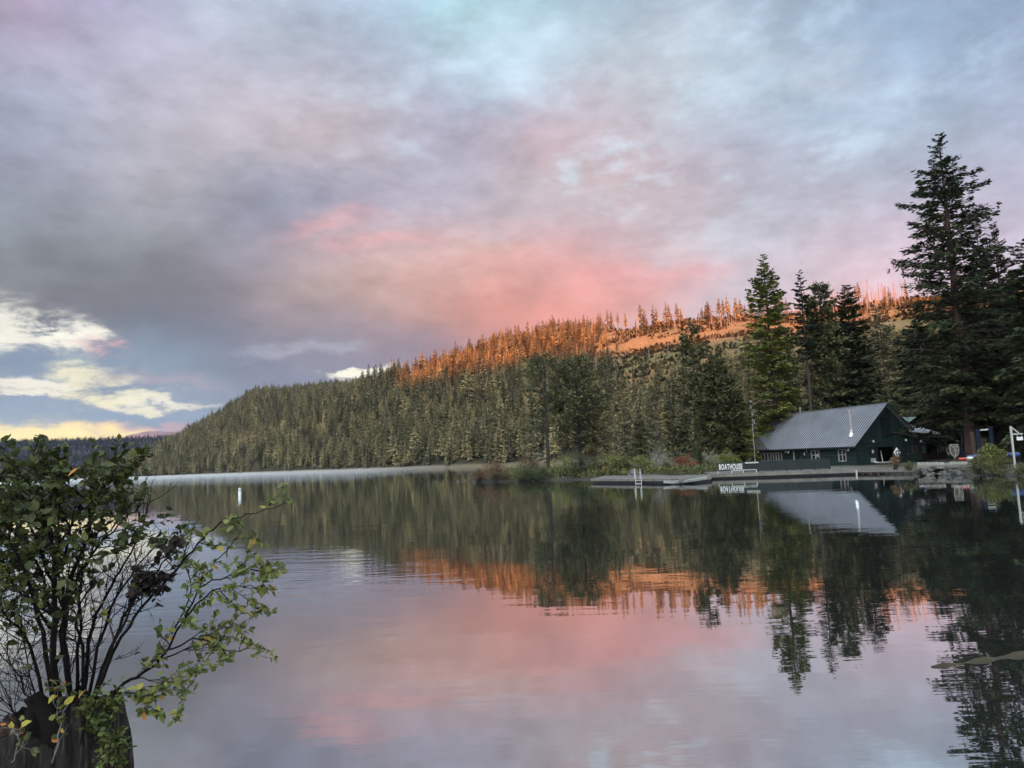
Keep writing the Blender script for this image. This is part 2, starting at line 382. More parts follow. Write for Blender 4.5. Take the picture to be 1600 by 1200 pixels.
# ------------------------------------------------------------------ terrain tables (direction, distance)
def table(rows, last=None):
    a = sorted((az_of(px, py), D, CAMP.z + ray(px, py).z * D) for px, py, D in rows)
    return [np.array(c) for c in zip(*a)]
ridgeA = table([(395, 722, 600), (410, 712, 610), (453, 674, 640), (507, 645, 640), (560, 610, 640), (600, 594, 630), (650, 584, 600), (700, 573, 580),
    (785, 548, 540), (850, 534, 520), (900, 522, 520), (950, 513, 520), (1000, 508, 520), (1060, 498, 520), (1150, 494, 520), (1230, 490, 520),
    (1300, 480, 520), (1400, 466, 540), (1500, 455, 540), (1650, 445, 560), (1900, 430, 560)])
ridgeB = table([(-100, 752, 1150), (100, 748, 1050), (150, 742, 1080), (190, 730, 1100), (225, 715, 1150), (255, 700, 1180), (280, 688, 1200), (300, 677, 1230), (318, 664, 1260), (340, 652, 1280), (368, 636, 1300), (385, 624, 1300),
    (400, 617, 1300), (420, 616, 1300), (470, 613, 1300), (540, 607, 1250), (600, 600, 1200), (700, 596, 1200), (800, 600, 1200)])
ridgeC = table([(-500, 694, 2600), (0, 692, 2600), (30, 690, 2600), (100, 689, 2600), (180, 686, 2600), (250, 684, 2600), (350, 682, 2600), (450, 684, 2600)])
shore_az = np.array([az_of(p) for p in (-300, 60, 160, 300, 450, 600, 720, 900, 1100, 1300, 1500, 1900)])
shore_D = np.array([1300, 1200, 950, 760, 540, 400, 335, 300, 262, 235, 220, 210])
near_az = np.array([az_of(p) for p in (729, 735, 760, 840, 930, 1000, 1060, 1110, 1180, 1330, 1430, 1515, 1600, 1700, 2200)])
near_D = np.array([400, 101, 98.5, 96, 92, 89.5, 89, 89.5, 90, 87, 79, 73, 68, 62, 40])
near_back = np.array([400, 103, 112, 122, 135, 230, 400, 400, 400, 400, 400, 400, 400, 400, 400])

def vnoise(x, y, seed=0):
    """smooth value noise, vectorised"""
    xi = np.floor(x).astype(np.int64); yi = np.floor(y).astype(np.int64); fx = x - xi; fy = y - yi
    fx = fx * fx * (3 - 2 * fx); fy = fy * fy * (3 - 2 * fy)
    def h(a, b):
        n = (a * 374761393 + b * 668265263 + seed * 1442695041) & 0xffffffff
        n = ((n ^ (n >> 13)) * 1274126177) & 0xffffffff
        return ((n ^ (n >> 16)) & 0xffff) / 65535.0
    return (h(xi, yi) * (1 - fx) + h(xi + 1, yi) * fx) * (1 - fy) + (h(xi, yi + 1) * (1 - fx) + h(xi + 1, yi + 1) * fx) * fy
def fbm(x, y, seed=0, o=4):
    s = 0; a = .5
    for i in range(o): s = s + a * (vnoise(x * 2 ** i, y * 2 ** i, seed + i) - .5); a *= .5
    return s
def hill_z(azd, D):
    X = D * np.sin(np.radians(azd)); Y = D * np.cos(np.radians(azd))
    Ds = np.interp(azd, shore_az, shore_D) + 12 * fbm(X / 60, Y / 60, 5)
    out = np.full(np.shape(azd), -3.0)
    for k, (tb, p, fall) in enumerate(((ridgeA, .85, 260), (ridgeB, .8, 500), (ridgeC, 1.1, 700))):
        Dr = np.interp(azd, tb[0], tb[1]); zr = np.interp(azd, tb[0], tb[2])
        if k == 0: zr = np.where(azd < tb[0][0], -3 - (tb[0][0] - azd) * 6, zr)
        if k == 1: zr = np.where(azd > tb[0][-1], zr - (azd - tb[0][-1]) * 6, zr)
        D0 = Ds if k < 2 else np.full_like(Ds, 1450.)
        t = np.clip((D - D0) / np.maximum(Dr - D0, 20), -1, 1)
        z = np.where(t > 0, zr * np.abs(t) ** p, t * 8)
        z = np.where((D > Dr) & (zr > 0), zr * (1 - ((D - Dr) / fall) ** 1.3 * .8 * (D > Dr)), z)
        z = z + np.where(t > 0, np.minimum(t * 4, 1) * np.where(np.abs(D - Dr) < 60, .25, 1) * 16 * fbm(X / 90, Y / 90, 9 + k), 0)
        out = np.maximum(out, z)
    return out
def near_z(azd, D):
    X = D * np.sin(np.radians(azd)); Y = D * np.cos(np.radians(azd))
    Dn = np.interp(azd, near_az, near_D) + 1.2 * fbm(X / 4, Y / 4, 31); Db = np.interp(azd, near_az, near_back)
    s = np.minimum(D - Dn, Db - D)
    z = np.where(s > 0, np.minimum(.46, s * .28) + np.maximum(s - 25, 0) * .02 + .07 * fbm(X / 3, Y / 3, 33), s * .3)
    return np.maximum(z, -1.0)
def ground_h(X, Y):
    azd = math.degrees(math.atan2(X, Y)); D = math.hypot(X, Y); a = np.array([azd]); d = np.array([float(D)])
    return float(max(near_z(a, d)[0], hill_z(a, d)[0] if D > 150 else -3))

M['hill'] = None
def hill_mat():
    m = bpy.data.materials.new('hill_ground'); m.use_nodes = True; m.node_tree.nodes.clear(); N = NT(m.node_tree)
    b = N.new('ShaderNodeBsdfPrincipled'); o = N.new('ShaderNodeOutputMaterial'); N.l.new(b.outputs[0], o.inputs[0])
    b.inputs['Roughness'].default_value = 1.0; b.inputs['Specular IOR Level'].default_value = .1
    pos = N.new('ShaderNodeNewGeometry').outputs['Position']
    n1 = N.noise(pos, .035, 5, .65); n2 = N.noise(pos, .45, 5, .7)
    a = N.ramp(n1, [(.35, (.15, .12, .05)), (.55, (.25, .15, .068)), (.7, (.31, .175, .088))])
    c2 = N.mix(N.maprange(n2, .48, .66), a, (.12, .105, .038))
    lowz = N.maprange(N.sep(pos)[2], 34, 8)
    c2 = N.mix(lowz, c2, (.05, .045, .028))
    c3 = N.mix(N.maprange(N.noise(pos, 1.7, 3, .6), .62, .72), c2, (.20, .15, .10))
    c3 = N.mix(N.maprange(N.sep(pos)[2], 2.2, .8), c3, (.17, .135, .085))
    c3 = N.mix(N.maprange(N.vmath('LENGTH', pos, out=1), 1420, 1520), c3, (.035, .030, .036))  # far hill ground darkened with distance, painting in its shade and haze
    N._in(b.inputs['Base Color'], c3)
    bn = N.new('ShaderNodeBump'); bn.inputs['Strength'].default_value = 1.0; bn.inputs['Distance'].default_value = 2.0
    N._in(bn.inputs['Height'], N.noise(pos, .35, 6, .7)); N.l.new(bn.outputs[0], b.inputs['Normal'])
    return m
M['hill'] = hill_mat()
def polar_mesh(name, azs, Ds, zf, m):
    A, Dd = np.meshgrid(azs, Ds, indexing='ij'); Z = zf(A, Dd)
    X = Dd * np.sin(np.radians(A)); Y = Dd * np.cos(np.radians(A))
    V = np.stack([X, Y, Z], -1).reshape(-1, 3); na, nd = A.shape
    i = np.arange(na - 1)[:, None] * nd + np.arange(nd - 1)[None]
    Fc = np.stack([i, i + nd, i + nd + 1, i + 1], -1).reshape(-1, 4)[:, ::-1]
    zf_ = V[Fc][:, :, 2].max(1); Fc = Fc[zf_ > -2.2]
    return mesh_obj(name, V, Fc, m, smooth=True)
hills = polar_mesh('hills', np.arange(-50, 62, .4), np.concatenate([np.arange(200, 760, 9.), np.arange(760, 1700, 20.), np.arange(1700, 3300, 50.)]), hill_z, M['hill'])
tag(hills, 'wooded hillside beyond the lake, its crest lit orange', None, None, 'structure')

# a far mountain that still catches the sun
mt = table([(150, 690, 5200), (190, 684, 5200), (205, 679, 5200), (222, 675, 5200), (245, 673, 5200), (262, 675, 5200), (285, 675, 5200), (310, 680, 5200), (360, 690, 5200)])
def mt_z(a, d):
    zr = np.interp(a, mt[0], mt[2], left=-20, right=-20)
    return zr * np.clip(1 - np.abs(d - 5200) / 900, 0, 1) + 14 * fbm(a * 2, d / 200, 3)
M['mountain'] = mat('mountain_rock', (.10, .085, .10), 1.0, var=.3, vscale=.01)
mo = polar_mesh('mountain', np.arange(-38, -14, .25), np.arange(4300, 6200, 90.), mt_z, M['mountain'])
tag(mo, 'distant rosy mountain on the horizon', None, None, 'structure')

# the valley side behind the camera: it keeps the lake and the lower slope in shade
SH = Vector((math.sin(SUN_AZ), math.cos(SUN_AZ), 0)); SP = Vector((SH.y, -SH.x, 0)) * -1
def back_mesh():
    ss = np.arange(-2450, 1500, 50.); tt = np.arange(120, 2100, 60.)
    S, T = np.meshgrid(ss, tt, indexing='ij')
    crest = np.interp(S, [-2500, -2100, -1490, -717, -390, -200, 1500], [380, 470, 470, 350, 340, CREST, CREST])
    crest = crest + 5 * fbm(S / 70, S * 0, 3)
    Z = crest * np.exp(-((T - 900) / 420.) ** 2) + 20 * fbm(S / 150, T / 150, 8) * (np.abs(T - 900) > 200)
    Z = np.where(T < 260, np.minimum(Z, (T - 150) * .2), Z)
    X = SP.x * S + SH.x * T; Y = SP.y * S + SH.y * T
    V = np.stack([X, Y, Z], -1).reshape(-1, 3); na, nd = S.shape
    i = np.arange(na - 1)[:, None] * nd + np.arange(nd - 1)[None]
    Fc = np.stack([i, i + nd, i + nd + 1, i + 1], -1).reshape(-1, 4)
    return mesh_obj('terrain', V, Fc, M['hill'], smooth=True)
CREST = 179.0
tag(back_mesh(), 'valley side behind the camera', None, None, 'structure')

# near shore ground
def ground_mat():
    m = bpy.data.materials.new('shore_ground'); m.use_nodes = True; m.node_tree.nodes.clear(); N = NT(m.node_tree)
    b = N.new('ShaderNodeBsdfPrincipled'); o = N.new('ShaderNodeOutputMaterial'); N.l.new(b.outputs[0], o.inputs[0])
    b.inputs['Roughness'].default_value = .95
    pos = N.new('ShaderNodeNewGeometry').outputs['Position']
    a = N.ramp(N.noise(pos, .5, 5, .65), [(.35, (.035, .04, .017)), (.5, (.065, .055, .034)), (.65, (.12, .10, .075))])
    zz_ = N.sep(pos)[2]
    a = N.mix(N.maprange(zz_, .30, .12), a, (.035, .033, .026))
    N._in(b.inputs['Base Color'], a)
    bn = N.new('ShaderNodeBump'); bn.inputs['Strength'].default_value = .8; bn.inputs['Distance'].default_value = .1
    N._in(bn.inputs['Height'], N.noise(pos, 5, 5, .7)); N.l.new(bn.outputs[0], b.inputs['Normal'])
    return m
M['ground'] = ground_mat()
def near_only(a, d): return near_z(a, d)
gr = polar_mesh('ground', np.concatenate([np.arange(az_of(726), 35, .16), np.arange(35, 60, 1.)]), np.concatenate([np.arange(38, 60, 2.), np.arange(60, 130, .6), np.arange(130, 330, 8.)]), near_only, M['ground'])
tag(gr, 'dirt and grass shore under the boathouse and the trees', None, None, 'structure')

# ================================================================== TREES
def kites(P, Dv, Ln, Wd, rng, up=None, tilt=.5):
    """one kite-shaped face per spray: base points P, unit directions Dv, lengths, widths"""
    n = len(P)
    up = np.tile([0, 0, 1.], (n, 1)) if up is None else up
    up = up + rng.normal(0, tilt, (n, 3))
    S = np.cross(Dv, up); S /= np.linalg.norm(S, axis=1, keepdims=True) + 1e-9
    mid = P + Dv * (Ln * .45)[:, None]
    V = np.stack([P, mid + S * (Wd / 2)[:, None], P + Dv * Ln[:, None], mid - S * (Wd / 2)[:, None]], 1).reshape(-1, 3)
    return V, np.arange(4 * n).reshape(n, 4)
def conifer(seed, H, Rm, base=.12, nb=260, ns=40, spray=.8, droop=.35, up=.12, prof=None, gap=.12, clump=0.0, lean=0.0, width=.5, side=.75, top_r=.04, lmin=.55, hang=.25, dense=1.0, fan=0.0, holes=0.0):
    """crown vertices, faces, tints and the boughs' paths"""
    rng = np.random.default_rng(seed)
    prof = prof or (lambda t: (1 - t) ** .85)
    t = base + (1 - base) * (np.arange(nb) + rng.random(nb)) / nb
    t = base + (1 - base) * ((t - base) / (1 - base)) ** dense
    a = np.arange(nb) * 2.399 + rng.normal(0, .5, nb)
    L = Rm * np.array([prof((q - base) / (1 - base)) for q in t]) * rng.uniform(lmin, 1.08, nb) + top_r * Rm
    keep = rng.random(nb) > gap
    t, a, L = t[keep], a[keep], L[keep]; nb = len(t)
    up_i = up + rng.normal(0, .07 + .06 * (fan > 0), nb) + t * .35; dr_i = droop * (1 - t * .6) * rng.uniform(.6, 1.3, nb)
    s = np.concatenate([np.sort(rng.random((nb, ns)) ** .75 * .88 + .1, axis=1)], 1)
    if clump: s = np.where(s < .9, 1 - (1 - s) * (1 - clump), s)
    rad = np.stack([np.cos(a), np.sin(a), 0 * a], 1); tan = np.stack([-np.sin(a), np.cos(a), 0 * a], 1)
    Ls = L[:, None] * s
    Z = (t * H)[:, None] + L[:, None] * (up_i[:, None] * s - dr_i[:, None] * s ** 2)
    wob = rng.normal(0, .05, (nb, 1)) * L[:, None] * s
    lat = 0
    if fan:
        lat = rng.uniform(-1, 1, (nb, ns)) * fan * L[:, None] * np.sin(np.pi * np.clip(s, 0, 1) ** .8) ; wob = wob + lat; Z = Z - np.abs(lat) * rng.uniform(.1, .5, (nb, 1)) + rng.normal(0, .03, (nb, ns)) * L[:, None]
    P = rad[:, None] * Ls[..., None] + tan[:, None] * wob[..., None]; P[..., 2] = Z
    sg = np.where(rng.random((nb, ns)) < .5, -1., 1.)
    ang = rng.normal(side, .3, (nb, ns)) * sg
    Dv = rad[:, None] * np.cos(ang)[..., None] + tan[:, None] * np.sin(ang)[..., None]
    Dv[..., 2] = (up_i[:, None] - 2 * dr_i[:, None] * s) * .6 - hang * rng.random((nb, ns)) + rng.normal(0, .12, (nb, ns))
    if clump: Dv += rng.normal(0, .45, Dv.shape); P += rng.normal(0, .05 * Rm, P.shape) * .5
    Dv /= np.linalg.norm(Dv, axis=-1, keepdims=True)
    small = np.clip(L / (Rm * .5), .35, 1)[:, None]
    Ln = spray * rng.uniform(.55, 1.2, (nb, ns)) * small * (1.15 - .5 * s)
    Vv, Fc = kites(P.reshape(-1, 3), Dv.reshape(-1, 3), Ln.ravel(), Ln.ravel() * width, rng)
    tint = np.clip(rng.normal(.42, .16, (nb, 1)) + rng.normal(0, .12, (nb, ns)), 0, 1).ravel()
    if holes:
        u_ = fbm(np.repeat(np.arange(nb)[:, None] * 3.7, ns, 1) + lat / (Rm * .12 + 1e-6), s * 9 + t[:, None] * 50, seed, 2); kp = (u_ > holes - .25).ravel()
        Vv = Vv.reshape(-1, 4, 3)[kp].reshape(-1, 3); tint = tint[kp]; Fc = np.arange(len(Vv)).reshape(-1, 4)
    if lean: Vv[:, 0] += lean * (Vv[:, 2] / H) ** 2
    paths = []
    for i in range(nb):
        ss = np.array([0, .35, .7, .95])
        paths.append([tuple(rad[i] * L[i] * q + np.array([0, 0, t[i] * H + L[i] * (up_i[i] * q - dr_i[i] * q * q)])) for q in ss])
    return Vv, Fc, tint, paths, L
def tree(name, label, cat, top, seed, Rm, trunk_r, nmat, bmat='bark', base=.12, group=None, bough_r=.05, z0=None, bare=0, lean=0.0, boughs=True, **kw):
    """a near tree: Empty > trunk, crown"""
    gz = ground_h(top.x, top.y) - .15 if z0 is None else z0
    H = top.z - gz
    root = empty(name, (top.x, top.y, gz), 0, label, cat, group)
    kw.setdefault('fan', .30); kw.setdefault('holes', .16)
    Vv, Fc, tint, paths, L = conifer(seed, H, Rm, base=base, lean=lean, **kw)
    mesh_obj('crown', Vv, Fc, M[nmat], root, tint)
    mb = MB(); rng = random.Random(seed)
    n = 14
    pts = [(lean * (i / n) ** 2 + (0 if i in (0, n) else rng.uniform(-.04, .04)), rng.uniform(-.04, .04) if 0 < i < n else 0, H * i / n * .995) for i in range(n + 1)]
    rr = [trunk_r * (1.35 if i == 0 else 1) * (1 - i / n) ** .8 + .02 for i in range(n + 1)]
    mb.tube(pts, rr, 9)
    if boughs:
        for p_, l_ in zip(paths, L):
            zt = p_[0][2] / H
            mb.tube([(q[0] + lean * zt * zt, q[1], q[2]) for q in p_], [bough_r * l_ / Rm + .012, bough_r * .7 * l_ / Rm + .01, bough_r * .4 * l_ / Rm + .008, .006], 4, cap=False)
    for k in range(bare):                                     # dead lower branches
        zt = rng.uniform(.08, base + .25) * H; a = rng.uniform(0, 6.283); l_ = Rm * rng.uniform(.35, .9)
        p = Vector((0, 0, zt)); pts = [p]
        for j in range(4):
            a += rng.uniform(-.4, .4); p = p + Vector((math.cos(a), math.sin(a), rng.uniform(-.45, .15))) * (l_ / 4); pts.append(p)
            if j > 0:
                e = p + Vector((math.cos(a + rng.choice((-1, 1))), math.sin(a + 1), rng.uniform(-.6, .3))) * (l_ * .25); mb.tube([p, e], [.015, .005], 3, cap=False)
        mb.tube(pts, [.04, .03, .025, .018, .008], 4, cap=False)
    mb.build('trunk', M[bmat], root, smooth=True)
    return root

rows = lambda lo, hi: (lambda t: lo)
# --- the big fir and its neighbours
def fir_prof(t): return float(np.interp(t, [0, .1, .3, .42, .5, .64, .69, .79, .88, .95, 1], [.9, .98, .92, .86, .78, .92, .74, .52, .30, .12, .02]))
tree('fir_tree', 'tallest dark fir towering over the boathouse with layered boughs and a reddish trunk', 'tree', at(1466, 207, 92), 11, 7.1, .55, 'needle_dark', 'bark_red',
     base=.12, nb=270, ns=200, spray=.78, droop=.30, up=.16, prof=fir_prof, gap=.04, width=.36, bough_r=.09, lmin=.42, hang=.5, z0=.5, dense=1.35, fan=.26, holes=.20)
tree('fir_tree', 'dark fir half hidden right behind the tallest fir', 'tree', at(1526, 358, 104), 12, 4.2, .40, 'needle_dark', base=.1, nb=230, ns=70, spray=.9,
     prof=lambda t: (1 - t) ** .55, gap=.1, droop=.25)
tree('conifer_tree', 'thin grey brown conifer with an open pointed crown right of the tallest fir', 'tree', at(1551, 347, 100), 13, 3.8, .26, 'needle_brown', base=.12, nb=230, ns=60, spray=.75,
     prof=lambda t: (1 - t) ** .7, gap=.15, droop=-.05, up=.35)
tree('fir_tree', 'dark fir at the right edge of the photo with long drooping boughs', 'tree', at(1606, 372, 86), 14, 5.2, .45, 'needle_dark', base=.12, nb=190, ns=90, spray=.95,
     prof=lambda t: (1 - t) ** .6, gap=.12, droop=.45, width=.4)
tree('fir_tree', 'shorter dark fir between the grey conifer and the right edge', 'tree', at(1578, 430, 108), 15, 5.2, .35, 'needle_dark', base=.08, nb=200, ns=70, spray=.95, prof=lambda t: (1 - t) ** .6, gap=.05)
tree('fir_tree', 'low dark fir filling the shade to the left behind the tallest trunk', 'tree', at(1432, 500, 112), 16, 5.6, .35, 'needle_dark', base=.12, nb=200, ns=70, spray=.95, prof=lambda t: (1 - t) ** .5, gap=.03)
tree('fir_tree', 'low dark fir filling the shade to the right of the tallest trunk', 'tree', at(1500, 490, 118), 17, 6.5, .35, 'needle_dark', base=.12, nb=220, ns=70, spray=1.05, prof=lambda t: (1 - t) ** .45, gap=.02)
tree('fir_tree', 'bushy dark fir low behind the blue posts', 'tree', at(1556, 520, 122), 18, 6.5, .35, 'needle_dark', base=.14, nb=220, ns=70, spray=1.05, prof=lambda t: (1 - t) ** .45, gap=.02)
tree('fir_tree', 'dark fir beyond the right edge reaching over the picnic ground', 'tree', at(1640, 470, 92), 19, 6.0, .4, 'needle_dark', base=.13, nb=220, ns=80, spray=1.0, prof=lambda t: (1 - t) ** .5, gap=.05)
# --- behind the boathouse
def larch_prof(t): return float(np.interp(t, [0, .15, .3, .5, .62, .7, .85, 1], [.95, 1, .98, .85, .55, .62, .42, .04]))
tree('larch_tree', 'tall yellow green larch behind the left end of the boathouse roof', 'tree', at(1192, 398, 116), 21, 5.0, .36, 'needle_green', base=.12, nb=260, ns=95, spray=.8,
     prof=larch_prof, gap=.1, droop=.22, up=.15, width=.45, bare=6)
tree('snag_top_tree', 'thin tree with a small dark top above a bare grey lower trunk behind the roof', 'tree', at(1249, 422, 114), 22, 2.3, .24, 'needle_dark', 'bark', base=.52, nb=85, ns=55, spray=.62,
     prof=lambda t: float(np.interp(t, [0, .3, .7, 1], [.75, 1, .65, .08])), gap=.12, droop=.2, bare=34)
tree('fir_tree', 'dark round-topped fir right of the thin bare trunk', 'tree', at(1279, 443, 118), 23, 4.3, .35, 'needle_olive', base=.10, nb=230, ns=70, spray=.85,
     prof=lambda t: float(np.interp(t, [0, .5, .85, .95, 1], [1, .85, .55, .35, .1])), gap=.08, droop=.25, clump=.15)
tree('fir_tree', 'broad dark fir above the middle of the boathouse roof', 'tree', at(1322, 446, 126), 24, 5.0, .38, 'needle_dark', base=.08, nb=250, ns=75, spray=.95,
     prof=lambda t: (1 - t) ** .55, gap=.06, droop=.3)
tree('fir_tree', 'slim dark fir with a leaning tip above the roof ridge', 'tree', at(1301, 500, 122), 25, 4.2, .3, 'needle_dark', base=.08, nb=210, ns=60, spray=.9, prof=lambda t: (1 - t) ** .6, gap=.06)
tree('conifer_tree', 'olive conifer on the slope left of the tallest fir', 'tree', at(1372, 478, 165), 26, 5.0, .3, 'needle_far', base=.15, nb=160, ns=45, spray=1.0, prof=lambda t: (1 - t) ** .5, gap=.15)
tree('conifer_tree', 'pale green conifer low behind the boathouse gable', 'tree', at(1362, 560, 140), 27, 4.5, .25, 'needle_olive', base=.1, nb=160, ns=45, spray=.9, prof=lambda t: (1 - t) ** .5, gap=.1)
tree('conifer_tree', 'grey green conifer in the gap between the larch and the thin bare trunk', 'tree', at(1228, 520, 150), 28, 4.2, .25, 'needle_olive', base=.1, nb=160, ns=45, spray=.9, gap=.1)
# --- left of the boathouse
tree('pine_tree', 'open topped pine standing above the red bush', 'tree', at(1079, 505, 110), 31, 3.4, .30, 'needle_olive', base=.22, nb=120, ns=70, spray=.7,
     prof=lambda t: float(np.interp(t, [0, .3, .6, .85, 1], [1, .95, .75, .55, .12])), gap=.15, clump=.35, droop=.05, up=.3, bare=5)
tree('pine_tree', 'full olive pine just right of the open topped pine', 'tree', at(1117, 556, 106), 32, 4.6, .30, 'needle_olive', base=.16, nb=210, ns=75, spray=.75,
     prof=lambda t: float(np.interp(t, [0, .3, .7, 1], [1, .98, .62, .1])), gap=.05, clump=.2, droop=.2, up=.25)
tree('conifer_tree', 'low yellow green conifer between the pines and the boathouse', 'tree', at(1150, 610, 108), 33, 3.2, .2, 'needle_green', base=.06, nb=150, ns=50, spray=.7, prof=lambda t: (1 - t) ** .5, gap=.05)
tree('pine_tree', 'solitary island pine with a straight bare lower trunk', 'tree', at(849, 557, 101), 34, 3.9, .22, 'needle_olive', 'bark_dark', base=.36, nb=85, ns=60, spray=.62,
     prof=lambda t: float(np.interp(t, [0, .2, .5, .8, 1], [1, .8, .8, .72, .25])), gap=.12, clump=.45, droop=.05, up=.25, bough_r=.07, bare=8)
tree('pine_tree', 'dense island pine right of the solitary pine', 'tree', at(899, 562, 104), 35, 4.7, .26, 'needle_olive', 'bark_dark', base=.24, nb=140, ns=70, spray=.64,
     prof=lambda t: float(np.interp(t, [0, .3, .6, .85, 1], [.75, .9, 1, .7, .2])), gap=.08, clump=.35, droop=.08, up=.25, bough_r=.07, bare=6)
tree('pine_tree', 'shorter island pine with pale trunks beside the dense pine', 'tree', at(925, 600, 108), 36, 3.6, .22, 'needle_far', 'bark', base=.2, nb=130, ns=65, spray=.7,
     prof=lambda t: float(np.interp(t, [0, .3, .7, 1], [.8, 1, .8, .1])), gap=.12, clump=.25, bare=6)
def midconifer(px, py, D, r, m, label, seed):
    tree('conifer_tree', label, 'tree', at(px, py, D), seed, r, .22, m, base=.08, nb=130, ns=34, spray=.85, prof=lambda t: (1 - t) ** .7, gap=.06, boughs=False)
midconifer(973, 622, 175, 2.3, 'needle_far', 'narrow tan green conifer on the far side of the shore bushes', 41)
midconifer(1012, 612, 200, 3.4, 'needle_far', 'broad conifer behind the bare grey bush', 42)
midconifer(998, 640, 170, 3.0, 'needle_olive', 'dark conifer between the tan conifer and the broad one', 43)
midconifer(945, 628, 185, 3.0, 'needle_far', 'pointed conifer rising right of the island pines', 44)
midconifer(1046, 610, 190, 3.6, 'needle_olive', 'dark conifer just left of the open topped pine', 45)
midconifer(1063, 640, 150, 3.2, 'needle_olive', 'low conifer at the foot of the open topped pine', 46)
midconifer(828, 650, 190, 2.8, 'needle_far', 'small conifer seen left of the solitary island pine', 47)

# --- hillside forest: templates one unit high, copied many times
tcol = bpy.data.collections.new('forest_templates')
def template(seed, snag=False, slim=.16, dens=1.0, bare=.1):
    rng = np.random.default_rng(seed); H = 1.0
    mb = MB()
    if snag:
        mb.tube([(0, 0, -.03), (.004, 0, .5), (.01, .002, 1)], [.016, .012, .003], 5)
        for k in range(int(8 + rng.integers(0, 8))):
            z_ = rng.uniform(.3, .95); a = rng.uniform(0, 6.28); l_ = rng.uniform(.02, .09)
            mb.tube([(0, 0, z_), (math.cos(a) * l_, math.sin(a) * l_, z_ + rng.uniform(-.02, .02))], [.005, .002], 3, cap=False)
        return mesh_obj('dead_tree', np.array(mb.v), mb.f, M['deadwood'], link=False)
    Vv, Fc, tint, paths, L = conifer(seed, 1.0, slim, base=bare, nb=int(64 * dens), ns=13, spray=.085, droop=.35, up=.1, prof=lambda t: (1 - t) ** .75 * (.9 + .2 * math.sin(t * 30 + seed)), gap=.05, width=.62, lmin=.5, hang=.4)
    mb.tube([(0, 0, -.04), (0, 0, .5), (0, 0, .97)], [.018, .011, .003], 5)
    V2 = np.concatenate([Vv, np.array(mb.v)]); nq = len(Vv)
    faces = [tuple(f) for f in Fc.tolist()] + [tuple(i + nq for i in f) for f in mb.f]
    return mesh_obj('conifer_tree', V2, faces, [M['needle_far'], M['bark']], tint=np.concatenate([tint, np.zeros(len(mb.f)) + .5]),
                    midx=[0] * len(Fc) + [1] * len(mb.f), link=False)
temps = [template(100 + i, slim=s, dens=d, bare=b) for i, (s, d, b) in enumerate([(.18, 1.1, .05), (.14, 1, .12), (.20, 1.1, .08), (.12, .9, .2), (.16, 1, .3), (.22, 1.2, .1), (.10, .8, .1), (.26, 1.5, .2), (.13, .6, .4)])]
snags = [template(200 + i, snag=True) for i in range(4)]
for i, o in enumerate(temps): o.name = 'forest_template_%d' % i; tcol.objects.link(o)

# scatter
rng = np.random.default_rng(7)
pts = []
def scatter(a0, a1, d0, d1, sp, hlo, hhi, test=None):
    area = math.radians(a1 - a0) * (d1 * d1 - d0 * d0) / 2; n = int(area / sp / sp)
    A = rng.uniform(a0, a1, n); Dd = np.sqrt(rng.uniform(d0 * d0, d1 * d1, n))
    Z = hill_z(A, Dd); X = Dd * np.sin(np.radians(A)); Y = Dd * np.cos(np.radians(A))
    h = rng.uniform(hlo, hhi, n) * rng.uniform(.75, 1.15, n)
    k = (Z > .25)
    if test is not None: k &= test(A, Dd, X, Y, Z)
    return np.stack([X, Y, Z, h], 1)[k]
aBareL, aBareR = az_of(905, 560), az_of(1420, 500)
def dens(A, Dd, X, Y, Z):
    n = fbm(X / 45, Y / 45, 77) + fbm(X / 14, Y / 14, 78) * .5
    bare = np.clip((A - aBareL) / 3, 0, 1) * np.clip((aBareR + 25 - A) / 2, 0, 1) * np.clip((Z - 26) / 18, 0, 1) * (Dd < 640)
    pr = 1.0 - bare * .955 - np.where(n < -.10, .5, 0)
    # keep the crest itself sparsely wooded
    return rng.random(len(A)) < pr
S1 = scatter(-14, 34, 215, 600, 4.4, 7.5, 17.5, dens); S1[:, 3] *= np.where(np.degrees(np.arctan2(S1[:, 0], S1[:, 1])) > aBareL, .82, 1.0)
S2 = scatter(-30, -8, 380, 1380, 6.4, 9, 19, dens)
S4 = scatter(-30, 1.5, 300, 1000, 4.2, 9, 15, lambda A, Dd, X, Y, Z: (Dd < np.interp(A, shore_az, shore_D) + np.where(A > 0, 25, 55)))
S3 = scatter(-52, -20, 1350, 2700, 13, 9, 14, None)
ALL = np.concatenate([S1, S2, S4])
D_ = np.hypot(ALL[:, 0], ALL[:, 1])
